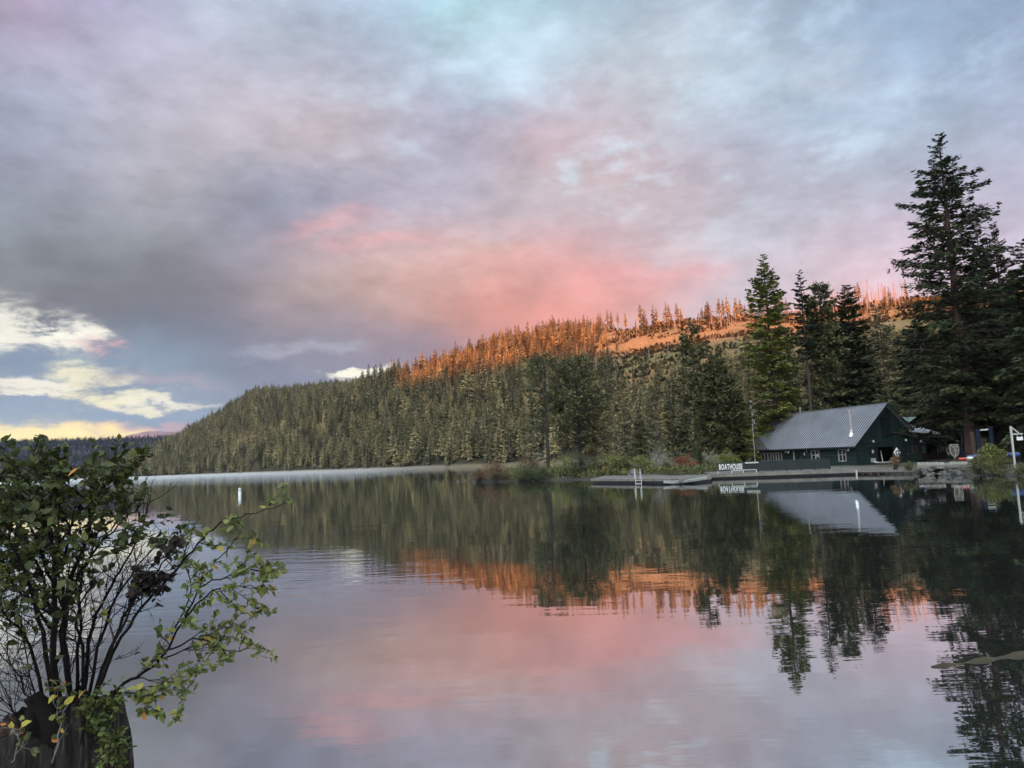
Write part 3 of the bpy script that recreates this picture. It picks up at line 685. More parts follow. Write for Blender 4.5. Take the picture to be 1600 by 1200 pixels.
# drop trees on the camera's side of near land, and hidden back slopes
azA = np.degrees(np.arctan2(ALL[:, 0], ALL[:, 1]))
DrA = np.interp(azA, ridgeA[0], ridgeA[1]); 
hid = (azA > ridgeA[0][2] + 1) & (D_ > DrA + 40)
tanel = (ALL[:, 2] + ALL[:, 3] - EYE) / D_
tanridge = np.interp(azA, ridgeA[0], (ridgeA[2] - EYE) / ridgeA[1])
hid &= tanel < tanridge
ALL = ALL[~hid]; D_ = np.hypot(ALL[:, 0], ALL[:, 1]); azA = np.degrees(np.arctan2(ALL[:, 0], ALL[:, 1]))
inview = (azA > -21) & (azA < az_of(1180))
score = np.where(inview, ALL[:, 3] / D_, 0)
order = np.argsort(-score)
NIND = 268
ind = ALL[order[:NIND]]; rest = ALL[order[NIND:]]
for i, (x_, y_, z_, h_) in enumerate(ind):
    t_ = temps[int(rng.integers(0, len(temps)))]
    o = bpy.data.objects.new('conifer_tree', t_.data); COL.objects.link(o)
    s_ = h_ * rng.uniform(.85, 1.15)
    o.location = (x_, y_, z_); o.scale = (s_, s_, h_); o.rotation_euler = (rng.normal(0, .02), rng.normal(0, .02), rng.uniform(0, 6.28))
    tag(o, 'green conifer in the row of trees along the foot of the far hillside', 'tree', 'conifers along the foot of the far hillside')
# dead trees on the bare slope and the crest
sn = []
def crest_pt(px, off=0):
    a = az_of(px, 500); D0 = float(np.interp(a, ridgeA[0], ridgeA[1])) + off
    return a, D0
snag_px = [(1112, 15), (1120, 18), (1159, 17), (1300, 16), (1318, 12), (1338, 17), (1349, 22), (1352, 18), (1357, 24), (1360, 20), (1366, 14), (1383, 17), (1390, 12), (1396, 10), (1068, 14), (1054, 11), (1030, 12), (1010, 10), (640, 9), (604, 11), (590, 8), (982, 10), (1172, 12), (1225, 12)]
for px, hh in snag_px:
    a, d = crest_pt(px, -rng.uniform(2, 30)); sn.append((a, d, hh * .85))
for k in range(200):
    px = rng.uniform(900, 1420) if k % 5 else rng.uniform(560, 900)
    a = az_of(px, 520); Dr0 = float(np.interp(a, ridgeA[0], ridgeA[1])); d = Dr0 - rng.uniform(5, 130); sn.append((a, d, rng.uniform(5, 13)))
for k in range(45):
    px = rng.uniform(1235, 1425); a = az_of(px, 500); Dr0 = float(np.interp(a, ridgeA[0], ridgeA[1])); sn.append((a, Dr0 - rng.uniform(0, 45), rng.uniform(7, 16)))
for k in range(26):
    a = rng.uniform(-18, -2); d = float(np.interp(a, shore_az, shore_D)) + rng.uniform(14, 26); sn.append((a, d, rng.uniform(6, 12)))
for a, d, hh in sn:
    z_ = float(hill_z(np.array([a]), np.array([d]))[0])
    if z_ < .2: continue
    src = snags[int(rng.integers(0, 4))]
    o = bpy.data.objects.new('dead_tree', src.data); COL.objects.link(o)
    o.location = (d * math.sin(R(a)), d * math.cos(R(a)), z_ - .2); o.scale = (hh, hh, hh)
    o.rotation_euler = (rng.normal(0, .04), rng.normal(0, .04), rng.uniform(0, 6.28))
    tag(o, 'bare standing dead trunk among the conifers of the far hillside', 'dead tree', 'bare dead trunks on the far hillside')
# crest conifers that stand out against the sky are part of the remaining forest
crest = []
for px, hh in [(785, 15), (903, 9), (918, 13), (938, 14), (949, 17), (955, 15), (965, 13), (1001, 18), (1007, 14), (1021, 17), (1026, 15), (1041, 17), (1045, 15), (1058, 15), (1103, 10), (1125, 16), (1131, 15), (1137, 17), (1150, 15), (1158, 14), (1165, 9), (1176, 16), (1190, 13), (1218, 17), (1230, 14), (1321, 14), (1340, 15), (1345, 16), (870, 10), (845, 9), (825, 11), (805, 10), (765, 10), (745, 9), (720, 9), (700, 9)]:
    a, d = crest_pt(px, -rng.uniform(0, 18)); z_ = float(hill_z(np.array([a]), np.array([d]))[0])
    crest.append((d * math.sin(R(a)), d * math.cos(R(a)), z_, hh * .95))
nbr = 14000; Ab = rng.uniform(aBareL - 1, aBareR + 6, nbr); Db_ = rng.uniform(330, 540, nbr); Zb = hill_z(Ab, Db_); Xb = Db_ * np.sin(np.radians(Ab)); Yb = Db_ * np.cos(np.radians(Ab))
kb = (Zb > 24) & (fbm(Xb / 16, Yb / 16, 91) > -.10) & (Db_ < np.interp(Ab, ridgeA[0], ridgeA[1]) + 8)
brush = np.stack([Xb, Yb, Zb - .1, rng.uniform(.5, 1.9, nbr) ** 1.2], 1)[kb]
rest = np.concatenate([rest, np.array(crest)]); NBR = len(brush); rest = np.concatenate([rest, brush])
fo = mesh_obj('forest', rest[:, :3], [], M['needle_far'])
n_ = len(rest)
for nm, ty, vals in (('sc', 'FLOAT', rest[:, 3]), ('rz', 'FLOAT', rng.uniform(0, 6.28, n_)), ('wd', 'FLOAT', np.where(np.arange(n_) >= n_ - NBR, rng.uniform(2.0, 4.0, n_), rng.uniform(.8, 1.3, n_))), ('vi', 'INT', rng.integers(0, len(temps), n_))):
    at_ = fo.data.attributes.new(nm, ty, 'POINT'); at_.data.foreach_set('value', vals.astype(np.int32 if ty == 'INT' else np.float32))
tag(fo, 'dense conifer forest covering the hills across the lake', 'forest', None, 'stuff')
M['needle_hazy_shade'] = leafmat('needle_hazy_shade', [(0, (.028, .024, .028)), (1, (.06, .05, .055))], .3)  # far needles: shade and distance haze painted in as dark purplish tones
tcol2 = bpy.data.collections.new('hazy_shade_templates')
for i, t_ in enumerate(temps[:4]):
    me_ = t_.data.copy(); me_.materials[0] = M['needle_hazy_shade']; o = bpy.data.objects.new('hazy_shade_template_%d' % i, me_); tcol2.objects.link(o)
fo2_ = mesh_obj('hazy_shade_forest', S3[:, :3], [], M['needle_hazy_shade']); n3_ = len(S3)
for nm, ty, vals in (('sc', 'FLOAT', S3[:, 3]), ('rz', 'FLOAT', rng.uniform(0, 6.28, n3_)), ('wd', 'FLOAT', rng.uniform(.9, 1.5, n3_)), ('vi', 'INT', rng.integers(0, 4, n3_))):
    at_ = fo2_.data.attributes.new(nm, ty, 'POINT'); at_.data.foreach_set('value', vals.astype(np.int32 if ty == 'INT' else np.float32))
tag(fo2_, 'forest on the low far hills at the left, shade and haze painted as dark purple', 'forest', None, 'stuff')
ng = bpy.data.node_groups.new('forest_scatter', 'GeometryNodeTree')
ng.interface.new_socket('Geometry', in_out='INPUT', socket_type='NodeSocketGeometry'); ng.interface.new_socket('Geometry', in_out='OUTPUT', socket_type='NodeSocketGeometry')
G = ng.nodes; gi = G.new('NodeGroupInput'); go = G.new('NodeGroupOutput')
ci = G.new('GeometryNodeCollectionInfo'); ci.inputs['Collection'].default_value = tcol; ci.inputs['Separate Children'].default_value = True; ci.inputs['Reset Children'].default_value = True
iop = G.new('GeometryNodeInstanceOnPoints'); iop.inputs['Pick Instance'].default_value = True
def named(nm, ty):
    n = G.new('GeometryNodeInputNamedAttribute'); n.data_type = ty; n.inputs['Name'].default_value = nm
    return [s for s in n.outputs if s.enabled and s.name == 'Attribute'][0]
L_ = ng.links
cr = G.new('ShaderNodeCombineXYZ'); L_.new(named('rz', 'FLOAT'), cr.inputs[2])
cs = G.new('ShaderNodeCombineXYZ'); mm = G.new('ShaderNodeMath'); mm.operation = 'MULTIPLY'
sc_ = named('sc', 'FLOAT'); L_.new(sc_, mm.inputs[0]); L_.new(named('wd', 'FLOAT'), mm.inputs[1])
L_.new(mm.outputs[0], cs.inputs[0]); L_.new(mm.outputs[0], cs.inputs[1]); L_.new(sc_, cs.inputs[2])
L_.new(gi.outputs[0], iop.inputs['Points']); L_.new(ci.outputs[0], iop.inputs['Instance']); L_.new(named('vi', 'INT'), iop.inputs['Instance Index'])
L_.new(cr.outputs[0], iop.inputs['Rotation']); L_.new(cs.outputs[0], iop.inputs['Scale']); L_.new(iop.outputs[0], go.inputs[0])
md = fo.modifiers.new('scatter', 'NODES'); md.node_group = ng
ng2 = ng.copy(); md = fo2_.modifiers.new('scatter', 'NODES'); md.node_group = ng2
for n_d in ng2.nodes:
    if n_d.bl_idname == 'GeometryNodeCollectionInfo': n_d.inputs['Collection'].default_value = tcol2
print('forest', n_, 'dead', len(sn))

# ================================================================== BOATHOUSE
TH = R(-15.76); A0 = Vector((40.035, 88.01, 0))
BU = Vector((math.sin(TH), math.cos(TH), 0)); BV = Vector((math.cos(TH), -math.sin(TH), 0)); BZ = Vector((0, 0, 1))
def bp(u, v, z): return A0 + BU * u + BV * v + BZ * z       # u along the ridge away from the gable, v across, z up
def buv(P): d = P - A0; return d.dot(BU), d.dot(BV), P.z
EZ, RZ, HW, LN = 2.66, 7.64, 5.17, 21.1                     # eave, ridge, half width, length
SL = (RZ - EZ) / HW
FLOOR = .56
bh = empty('boathouse', bp(0, 0, 0), 0, 'dark green log boathouse with a grey metal roof beside the dock', 'boathouse')
def child(o): o.parent = bh; o.matrix_parent_inverse = Matrix.Translation(-bh.location); return o
def bbuild(mb, name, m, parent=None):
    o = mb.build(name, m)
    p = parent or bh
    o.parent = p
    if p is bh: o.matrix_parent_inverse = Matrix.Translation(-bh.location)
    return o
def slab(mb, a, b, c, d, th, n):
    n = Vector(n).normalized(); top = [a, b, c, d]
    return mb.poly([Vector(p) + n * th for p in top], th, -n)
NF = (-BV * SL + BZ).normalized(); NB = (BV * SL + BZ).normalized()
ov = .45
mb = MB()
slab(mb, bp(-ov + .0, 0, EZ), bp(-ov, HW, RZ), bp(LN, HW, RZ), bp(LN + 1.6, 0, EZ), .10, NF)
slab(mb, bp(-ov, HW, RZ), bp(-ov, 2 * HW, EZ), bp(LN, 2 * HW, EZ), bp(LN, HW, RZ), .10, NB)
k = -ov + .03; sm = MB()
while k < LN + .9:                                        # standing seams
    a0 = 0 if k <= LN else (k - LN) / 1.6
    vtop = HW if k <= LN else HW * (1 - (k - LN) / 1.6)
    a = bp(k, .02, EZ + .02 * SL) + NF * .10; b = bp(k, vtop - .02, EZ + SL * (vtop - .02)) + NF * .10
    sm.bar(a + NF * .02, b + NF * .02, .12, .04, up=NF); k += .43
mb.bar(bp(-ov - .03, HW, RZ + .13), bp(LN + .05, HW, RZ + .13), .32, .06)
nrf = len(mb.f); mb.add(sm.v, sm.f); roof = bbuild(mb, 'roof', M['metal_roof']); roof.data.materials.append(M['seam']); roof.data.polygons.foreach_set('material_index', [0] * nrf + [1] * len(sm.f))
# brown skirt at the far lower corner
mb = MB(); fr = .40
cA = bp(LN + 1.62, -.06, EZ - .03); cB = bp(LN + 1.6 * (1 - fr), HW * fr, EZ + SL * HW * fr); cC = bp(LN - 4.6, -.06, EZ - .03)
mb.poly([p + NF * .165 for p in (cA, cC, cB)], .05, -NF); s = bbuild(mb, 'roof', M['shingle']); s['label'] = 'brown corner of the roof'
mb = MB()
mb.bar(bp(-ov - .03, -.03, EZ - .03), bp(-ov - .03, HW, RZ + .0), .05, .24, up=NF); mb.bar(bp(-ov - .03, 2 * HW + .03, EZ - .03), bp(-ov - .03, HW, RZ + .0), .05, .24, up=NB)
mb.bar(bp(-ov, -.05, EZ - .07), bp(LN + 1.5, -.05, EZ - .07), .05, .18)
bbuild(mb, 'fascia', M['green_trim'])
# walls with log courses, split round the openings
def log_wall(mb, P, du, n, L, z0, z1, opens, course=.19, depth=.13, proud=.07):
    """P corner, du along, n outward; courses of rounded logs leaving holes for openings (a0,a1,z0,z1)"""
    zc = z0
    while zc < z1 - .02:
        zt = min(zc + course, z1); mid = (zc + zt) / 2; segs = [(0, L)]
        for (a0, a1, o0, o1) in opens:
            if o0 - .01 < mid < o1 + .01:
                ns = []
                for s0, s1 in segs:
                    if a1 <= s0 or a0 >= s1: ns.append((s0, s1)); continue
                    if a0 > s0: ns.append((s0, a0))
                    if a1 < s1: ns.append((a1, s1))
                segs = ns
        for s0, s1 in segs:
            q0 = P + du * s0; q1 = P + du * s1; h = zt - zc; prof = [(0, 0), (proud * .7, h * .15), (proud, h * .5), (proud * .7, h * .85), (0, h), (-depth, h), (-depth, 0)]
            vs = [q + n * a + BZ * (zc + b) for q in (q0, q1) for a, b in prof]; m_ = len(prof)
            fs = [tuple(range(m_ - 1, -1, -1)), tuple(range(m_, 2 * m_))] + [(i, (i + 1) % m_, m_ + (i + 1) % m_, m_ + i) for i in range(m_)]
            mb.add(vs, fs)
        zc = zt
WF = .55                                                    # wall set back from the eave
WU0, WU1 = .25, LN + .6
def on_front(px, py): u, v, z = buv(onplane(px, py, bp(0, WF, 0), BV)); return u - WU0, z
def on_gable(px, py): u, v, z = buv(onplane(px, py, bp(WU0, 0, 0), BU)); return v - WF, z
def rect(f, x0, y0, x1, y1):
    a, z1_ = f(x0, y0); b, z0_ = f(x1, y1); a2, _ = f(x0, y1)
    return (min(a, b), max(a, b), min(z0_, z1_), max(z0_, z1_))
fo_ = []      # openings on the long wall: (rect, kind)
def FW(x0, x1, z0, z1, kind): a0 = on_front(x1, 710)[0]; a1 = on_front(x0, 710)[0]; fo_.append(((a0, a1, z0, z1), kind))
WT = EZ - .02 + SL * 0 + .35
FW(1189.5, 1206, 1.15, 2.3, 'win3'); FW(1208.5, 1222, 1.15, 2.3, 'win3'); FW(1240.5, 1251, FLOOR, 2.35, 'door')
FW(1268, 1281, 1.05, 2.4, 'win2'); FW(1310.5, 1322.5, .95, 2.4, 'win2')
Lf = WU1 - WU0
mb = MB(); log_wall(mb, bp(WU0, WF, 0), BU, -BV, Lf, .40, WT, [r for r, k_ in fo_])
# gable wall, lower part logs
go_ = []
def GW(x0, x1, z0, z1, kind): go_.append(((on_gable(x0, 700)[0], on_gable(x1, 700)[0], z0, z1), kind))
GW(1358, 1368.5, FLOOR, 2.5, 'door_glass'); GW(1370, 1396, FLOOR, 2.55, 'bay')
Wg = 2 * HW - 2 * WF
log_wall(mb, bp(WU0, WF, 0), BV, -BU, Wg, .40, 2.95, [r for r, k_ in go_])
log_wall(mb, bp(WU1, WF, 0), BV, BU, Wg, .40, 2.95, [])
bbuild(mb, 'log_wall', M['green_wood'])
# gable triangles of vertical boards, with the loft window hole left open
wr = (on_gable(1378.5, 668)[0], on_gable(1388, 668)[0], 3.9, 6.0)
nb_ = 36
for side_u, nrm, hole in ((WU0, -BU, True), (WU1, BU, False)):
    mb = MB()
    for i in range(nb_):
        a0 = Wg * i / nb_; a1 = Wg * (i + 1) / nb_ - .012; mid = (a0 + a1) / 2
        def top(a): return EZ + SL * (HW - abs(a + WF - HW)) - .02
        for (zb, zt_) in ([(2.95, None)] if not (hole and wr[0] < mid < wr[1]) else [(2.95, wr[2]), (wr[3], None)]):
            zt0 = top(a0) if zt_ is None else zt_; zt1 = top(a1) if zt_ is None else zt_
            if min(zt0, zt1) <= zb + .02: continue
            o_ = nrm * (.03 if i % 2 else .0)
            vs = [bp(side_u, WF + a0, zb) + o_, bp(side_u, WF + a1, zb) + o_, bp(side_u, WF + a1, zt1) + o_, bp(side_u, WF + a0, zt0) + o_]
            vs += [p - nrm * .14 for p in vs]
            mb.add(vs, [(0, 1, 2, 3), (7, 6, 5, 4), (0, 4, 5, 1), (1, 5, 6, 2), (2, 6, 7, 3), (3, 7, 4, 0)])
    bbuild(mb, 'gable_wall', M['green_wood'])
mb = MB(); mb.box(bp(WU0 + .12 + 3, HW, 2.93) , (.01, .01, .01))
mb = MB(); mb.poly([bp(WU0 + .2, WF + .2, FLOOR - .02), bp(WU1 - .2, WF + .2, FLOOR - .02), bp(WU1 - .2, 2 * HW - WF, FLOOR - .02), bp(WU0 + .2, 2 * HW - WF, FLOOR - .02)], .1)
mb.poly([bp(WU0 + 3.0, WF + .25, 2.6), bp(WU0 + 3.0, 2 * HW - WF - .2, 2.6), bp(WU0 + 3.1, 2 * HW - WF - .2, 2.6), bp(WU0 + 3.1, WF + .25, 2.6)], 2.1)
mb.poly([bp(WU0 + .2, WF + 1.2, FLOOR), bp(WU1 - .2, WF + 1.2, FLOOR), bp(WU1 - .2, WF + 1.25, FLOOR), bp(WU0 + .2, WF + 1.25, FLOOR)], -2.6)
bbuild(mb, 'floor', M['interior'])
def window(P, du, n, r, style, frame='cream_paint', name='window', sill=True, parent=None):
    a0, a1, z0, z1 = r; w = a1 - a0
    g = MB(); g.poly([P + du * (a0) + BZ * z1 - n * .07, P + du * a1 + BZ * z1 - n * .07, P + du * a1 + BZ * z1 - n * .09, P + du * a0 + BZ * z1 - n * .09], z1 - z0)
    o = bbuild(g, name, M['glass'], parent)
    f = MB(); t = .09
    def vb(a, ww=t): f.bar(P + du * a + BZ * z0 + n * .03, P + du * a + BZ * z1 + n * .03, ww, .12, up=n)
    def hb(z, ww=t, d=.035): f.bar(P + du * a0 + BZ * z + n * d, P + du * a1 + BZ * z + n * d, .12, ww)
    vb(a0 + .04, .10); vb(a1 - .04, .10)
    if style == 'win3': vb(a0 + w * .36, .09); vb(a0 + w * .68, .09)
    if style == 'win2': vb((a0 + a1) / 2, .08); hb(z0 + (z1 - z0) * .55, .07)
    if style == 'loft': vb((a0 + a1) / 2, .08)
    hb(z1 - .03); hb(z0 + .03)
    fo2 = f.build('frame', M[frame]); fo2.parent = o
    return o
for r, kd in fo_:
    if kd.startswith('win'): window(bp(WU0, WF, 0), BU, -BV, r, kd)
    else:
        d_ = MB(); a0, a1, z0, z1 = r
        d_.poly([bp(WU0 + a0, WF + .06, z1), bp(WU0 + a1, WF + .06, z1), bp(WU0 + a1, WF + .11, z1), bp(WU0 + a0, WF + .11, z1)], z1 - z0)
        dd = bbuild(d_, 'door', M['green_trim']); f = MB(); f.bar(bp(WU0 + a1 - .03, WF - .03, z0), bp(WU0 + a1 - .03, WF - .03, z1), .08, .12, up=BV)
        f.build('frame', M['white_paint']).parent = dd
        f = MB(); f.box(bp(WU0 + a0 + .12, WF + .02, 1.5), (.04, .04, .16)); f.build('handle', M['steel']).parent = dd
window(bp(WU0, WF, 0), BV, -BU, wr, 'loft', 'green_trim')
mb = MB()
for a_, b_ in (((wr[0] - .12, wr[2] - .12), (wr[0] - .12, wr[3] + .12)), ((wr[1] + .12, wr[2] - .12), (wr[1] + .12, wr[3] + .12)), ((wr[0] - .2, wr[2] - .15), (wr[1] + .2, wr[2] - .15)), ((wr[0] - .2, wr[3] + .15), (wr[1] + .2, wr[3] + .15))):
    mb.bar(bp(WU0 - .07, WF + a_[0], a_[1]), bp(WU0 - .07, WF + b_[0], b_[1]), .05, .16, up=BU)
mb.bar(bp(WU0 - .08, WF, 2.97), bp(WU0 - .08, WF + Wg, 2.97), .06, .14)
for a_ in (0.05, 3.0): mb.bar(bp(WU0 - .08, WF + a_, .4), bp(WU0 - .08, WF + a_, 2.95), .06, .18, up=BU)
bbuild(mb, 'trim', M['green_trim'])
(r1, _), (r2, _) = go_
d_ = MB(); d_.poly([bp(WU0 + .06, WF + r1[0], r1[3]), bp(WU0 + .06, WF + r1[1], r1[3]), bp(WU0 + .11, WF + r1[1], r1[3]), bp(WU0 + .11, WF + r1[0], r1[3])], r1[3] - r1[2])
dd = bbuild(d_, 'door', M['green_trim'])
f = MB(); f.poly([bp(WU0 + .03, WF + r1[0] + .15, 2.35), bp(WU0 + .03, WF + r1[1] - .12, 2.35), bp(WU0 + .05, WF + r1[1] - .12, 2.35), bp(WU0 + .05, WF + r1[0] + .15, 2.35)], .95); f.build('pane', M['glass']).parent = dd
f = MB(); f.poly([bp(WU0 + .02, WF + r1[0] + .12, 1.22), bp(WU0 + .02, WF + r1[1] - .10, 1.22), bp(WU0 + .05, WF + r1[1] - .10, 1.22), bp(WU0 + .05, WF + r1[0] + .12, 1.22)], .5); f.build('kick_panel', M['cream_paint']).parent = dd
def notice(P, du, n, w, h, m='white_paint', name='notice'):
    f = MB(); f.box(P, (w, .02, h), ax=(du, n, BZ)); return bbuild(f, name, M[m])
notice(bp(WU0 - .01, WF + (r1[0] + r1[1]) / 2, 2.0), BV, BU, .24, .36)
for px, py, w, h in ((1258, 709, .2, .42), (1278.6, 711.5, .26, .4), (1261.5, 704.5, .16, .3)):
    a, z_ = on_front(px, py); notice(bp(WU0 + a, WF - .12, z_), BU, BV, w, h)
def lamp(P, n):
    f = MB(); f.tube([P, P + n * .16, P + n * .24 - BZ * .05], .035, 6); o = bbuild(f, 'wall_lamp', M['steel'])
    f = MB(); f.tube([P + n * .24 - BZ * .02, P + n * .26 - BZ * .12, P + n * .28 - BZ * .26], [.07, .11, .13], 8); f.build('lamp_shade', M['white_paint']).parent = o
for px, py in ((1231, 704), (1235, 705), (1328.5, 701)):
    a, z_ = on_front(px, py); lamp(bp(WU0 + a, WF - .05, min(z_, 2.72)), -BV)
a, z_ = on_gable(1361.7, 688); lamp(bp(WU0 - .05, WF + a, z_), -BU)
# chimney pipe
cP = onplane(1330.5, 681, bp(0, 0, EZ), NF)
u_, v_, z_ = buv(cP)
mb = MB(); tz = onplane(1328, 640.5, cP, Vector((0, 1, 0))).z
mb.tube([bp(u_, v_, z_ - .1), bp(u_, v_, z_ + .35)], [.42, .26], 12); mb.tube([bp(u_, v_, z_ + .30), bp(u_, v_, z_ + .8)], [.26, .22], 12); mb.tube([bp(u_, v_, z_ + .5), bp(u_, v_, tz)], .14, 12)
ch = bbuild(mb, 'chimney', M['steel'], roof); mb = MB(); mb.tube([bp(u_, v_, tz - .12), bp(u_, v_, tz + .08)], .21, 12); mb.build('chimney_cap', M['steel']).parent = roof
P = bp(16.0, HW, RZ); mb = MB(); mb.tube([P, P + BZ * .75], .06, 8); mb.tube([P + BZ * .7, P + BZ * .85], .12, 8); bbuild(mb, 'vent_pipe', M['steel'])
# lean-to on the right side of the gable
LV0, LV1 = on_gable(1397, 700)[0] + WF, on_gable(1438.5, 700)[0] + WF
LU = WU0 - .25
def on_lean(px, py): u, v, z = buv(onplane(px, py, bp(LU, 0, 0), BU)); return v, z
LW = Wg + WF - .3
lz0 = 4.15; lz1 = on_lean(1437, 686)[1] + .05
lr = [(on_lean(1410.5, 700)[0], on_lean(1419.5, 700)[0], FLOOR, 2.45), (on_lean(1424, 700)[0], on_lean(1432, 700)[0], on_lean(1428, 708)[1], on_lean(1428, 697)[1])]
mb = MB(); nbo = 26
for i in range(nbo):
    a0 = LV0 + (LV1 - LV0) * i / nbo; a1 = LV0 + (LV1 - LV0) * (i + 1) / nbo - .01; mid = (a0 + a1) / 2
    zt_ = lambda a: lz0 + (lz1 - lz0) * (a - LV0) / (LV1 - LV0) - .03
    segs = [(.40, None)]
    for r in lr:
        if r[0] < mid < r[1]: segs = [(.40, r[2]), (r[3], None)] if r[2] > .6 else [(r[3], None)]
    for zb, ztp in segs:
        t0, t1 = (zt_(a0), zt_(a1)) if ztp is None else (ztp, ztp)
        o_ = LU - (.025 if i % 2 else 0)
        vs = [bp(o_, a0, zb), bp(o_, a1, zb), bp(o_, a1, t1), bp(o_, a0, t0)]; vs += [p + BU * .12 for p in vs]
        mb.add(vs, [(0, 1, 2, 3), (7, 6, 5, 4), (0, 4, 5, 1), (1, 5, 6, 2), (2, 6, 7, 3), (3, 7, 4, 0)])
mb.box(bp(LU + 3.5, LV1 - .07, 1.6), (6.8, .12, 2.5), ax=(BU, BV, BZ))
bbuild(mb, 'side_room_wall', M['green_wood'])
mb = MB(); sln = Vector((0, 0, 1))
mb.poly([bp(LU - .4, LV0 - .3, lz0 + .12), bp(LU + 9, LV0 - .3, lz0 + .12), bp(LU + 9, LV1 + .35, lz1 + .02), bp(LU - .4, LV1 + .35, lz1 + .02)], .13)
bbuild(mb, 'side_room_roof', M['shingle'])
window(bp(LU, 0, 0), BV, -BU, lr[1], 'plain', 'brown_wood')
a0, a1, z0, z1 = lr[0]; d_ = MB(); d_.poly([bp(LU + .04, a0, z1), bp(LU + .04, a1, z1), bp(LU + .08, a1, z1), bp(LU + .08, a0, z1)], z1 - z0); dd = bbuild(d_, 'door', M['green_trim'])
f = MB(); f.box(bp(LU - .01, a1 - .12, 1.5), (.05, .05, .14)); f.build('handle', M['steel']).parent = dd
a, z_ = on_lean(1412.5, 686); lamp(bp(LU - .03, a, z_), -BU)
a, z_ = on_lean(1435.5, 686.5); lamp(bp(LU - .03, a, z_ - .1), -BU)
# things at the open bay
mb = MB(); c0 = bp(LU - .9, (r2[0] + r2[1]) / 2 + WF - 1.2, FLOOR + .10)
prof = [(-1.6, .02, .22), (-1.2, .30, .10), (-.4, .42, .06), (.5, .42, .06), (1.3, .30, .10), (1.7, .02, .24)]
vs = []; fs = []
for a, w, zt in prof:
    for sx, dz in ((-1, 0), (-.55, -.16), (.55, -.16), (1, 0)): vs.append(c0 + BV * a + BU * (w * sx) + BZ * (zt + dz))
for i in range(5):
    for j in range(3): fs.append((i * 4 + j, i * 4 + j + 1, i * 4 + j + 5, i * 4 + j + 4))
mb.add(vs, fs); o = mb.build('canoe', M['white_paint'], smooth=True)
so = o.modifiers.new('s', 'SOLIDIFY'); so.thickness = .04
tag(o, 'small white boat hull lying on the deck before the open bay', 'canoe')
mb = MB(); Pp = bp(LU - .5, on_lean(1374, 715)[0], FLOOR); mb.bar(Pp, Pp + BZ * 1.1 - BV * .12, .12, .05); mb.bar(Pp + BZ * .9 - BV * .1, Pp + BZ * 1.5 - BV * .16, .05, .04)
tag(mb.build('paddle', M['white_paint']), 'white paddle standing upright at the open boathouse bay', 'paddle')

# ------------------------------------------------------------------ windowed cabin to the right and roofs behind
cab = empty('cabin', bp(6, LV1, 0), 0, 'dark green cabin with white framed windows between the boathouse and the big trunk', 'cabin')
CU = 3.2
def on_cab(px, py): u, v, z = buv(onplane(px, py, bp(CU, 0, 0), BU)); return v, z
c0v, c1v = LV1 + .05, on_cab(1477, 700)[0]
zt = on_cab(1460, 684)[1]; zb = on_cab(1455, 708)[1]; wz0 = on_cab(1455, 707.5)[1]; wz1 = on_cab(1455, 695.5)[1]
wv = [(on_cab(a, 700)[0], on_cab(b, 700)[0]) for a, b in ((1440.5, 1446.5), (1448, 1461), (1463, 1475.5))]
mb = MB(); log_wall(mb, bp(CU, c0v, 0), BV, -BU, c1v - c0v, zb, zt, [(a - c0v, b - c0v, wz0, wz1) for a, b in wv], course=.22)
mb.box(bp(CU + 3, c1v - .1, (zt + .5) / 2 + .2), (6, .18, zt - .6), ax=(BU, BV, BZ))
o = mb.build('wall', M['green_wood'], cab); o.matrix_parent_inverse = Matrix.Translation(-cab.location)
def cb(mb, name, m):
    o = mb.build(name, M[m], cab); o.matrix_parent_inverse = Matrix.Translation(-cab.location); return o
mb = MB(); mb.poly([bp(CU - .9, c0v - .3, zt + .15), bp(CU - .9, c1v + .8, zt + .02), bp(CU + 3.5, c1v + .8, zt + 1.0), bp(CU + 3.5, c0v - 1.2, zt + 1.2)], .15); cb(mb, 'roof', 'shingle')
mb = MB(); mb.box(bp(CU - .05, (c0v + c1v) / 2, (zb + .5) / 2), (.35, c1v - c0v, zb - .5), ax=(BU, BV, BZ)); cb(mb, 'stone_base', 'brown_wood')
for (a, b), n_m in zip(wv, (2, 1, 3)):
    g = MB(); g.box(bp(CU + .06, (a + b) / 2, (wz0 + wz1) / 2), (.02, b - a, wz1 - wz0), ax=(BU, BV, BZ)); w_ = cb(g, 'window', 'glass')
    f = MB()
    for j in range(n_m + (n_m == 1)):
        q_ = a + (b - a) * ((j + .5) / max(n_m, 1)) if n_m > 1 else (a, b)[j]
        if n_m == 1: continue
        f.box(bp(CU - .03, q_, (wz0 + wz1) / 2), (.08, .15, wz1 - wz0), ax=(BU, BV, BZ))
    if n_m > 1: f.build('frame', M['white_paint']).parent = w_; bpy.data.objects[-1] if False else None
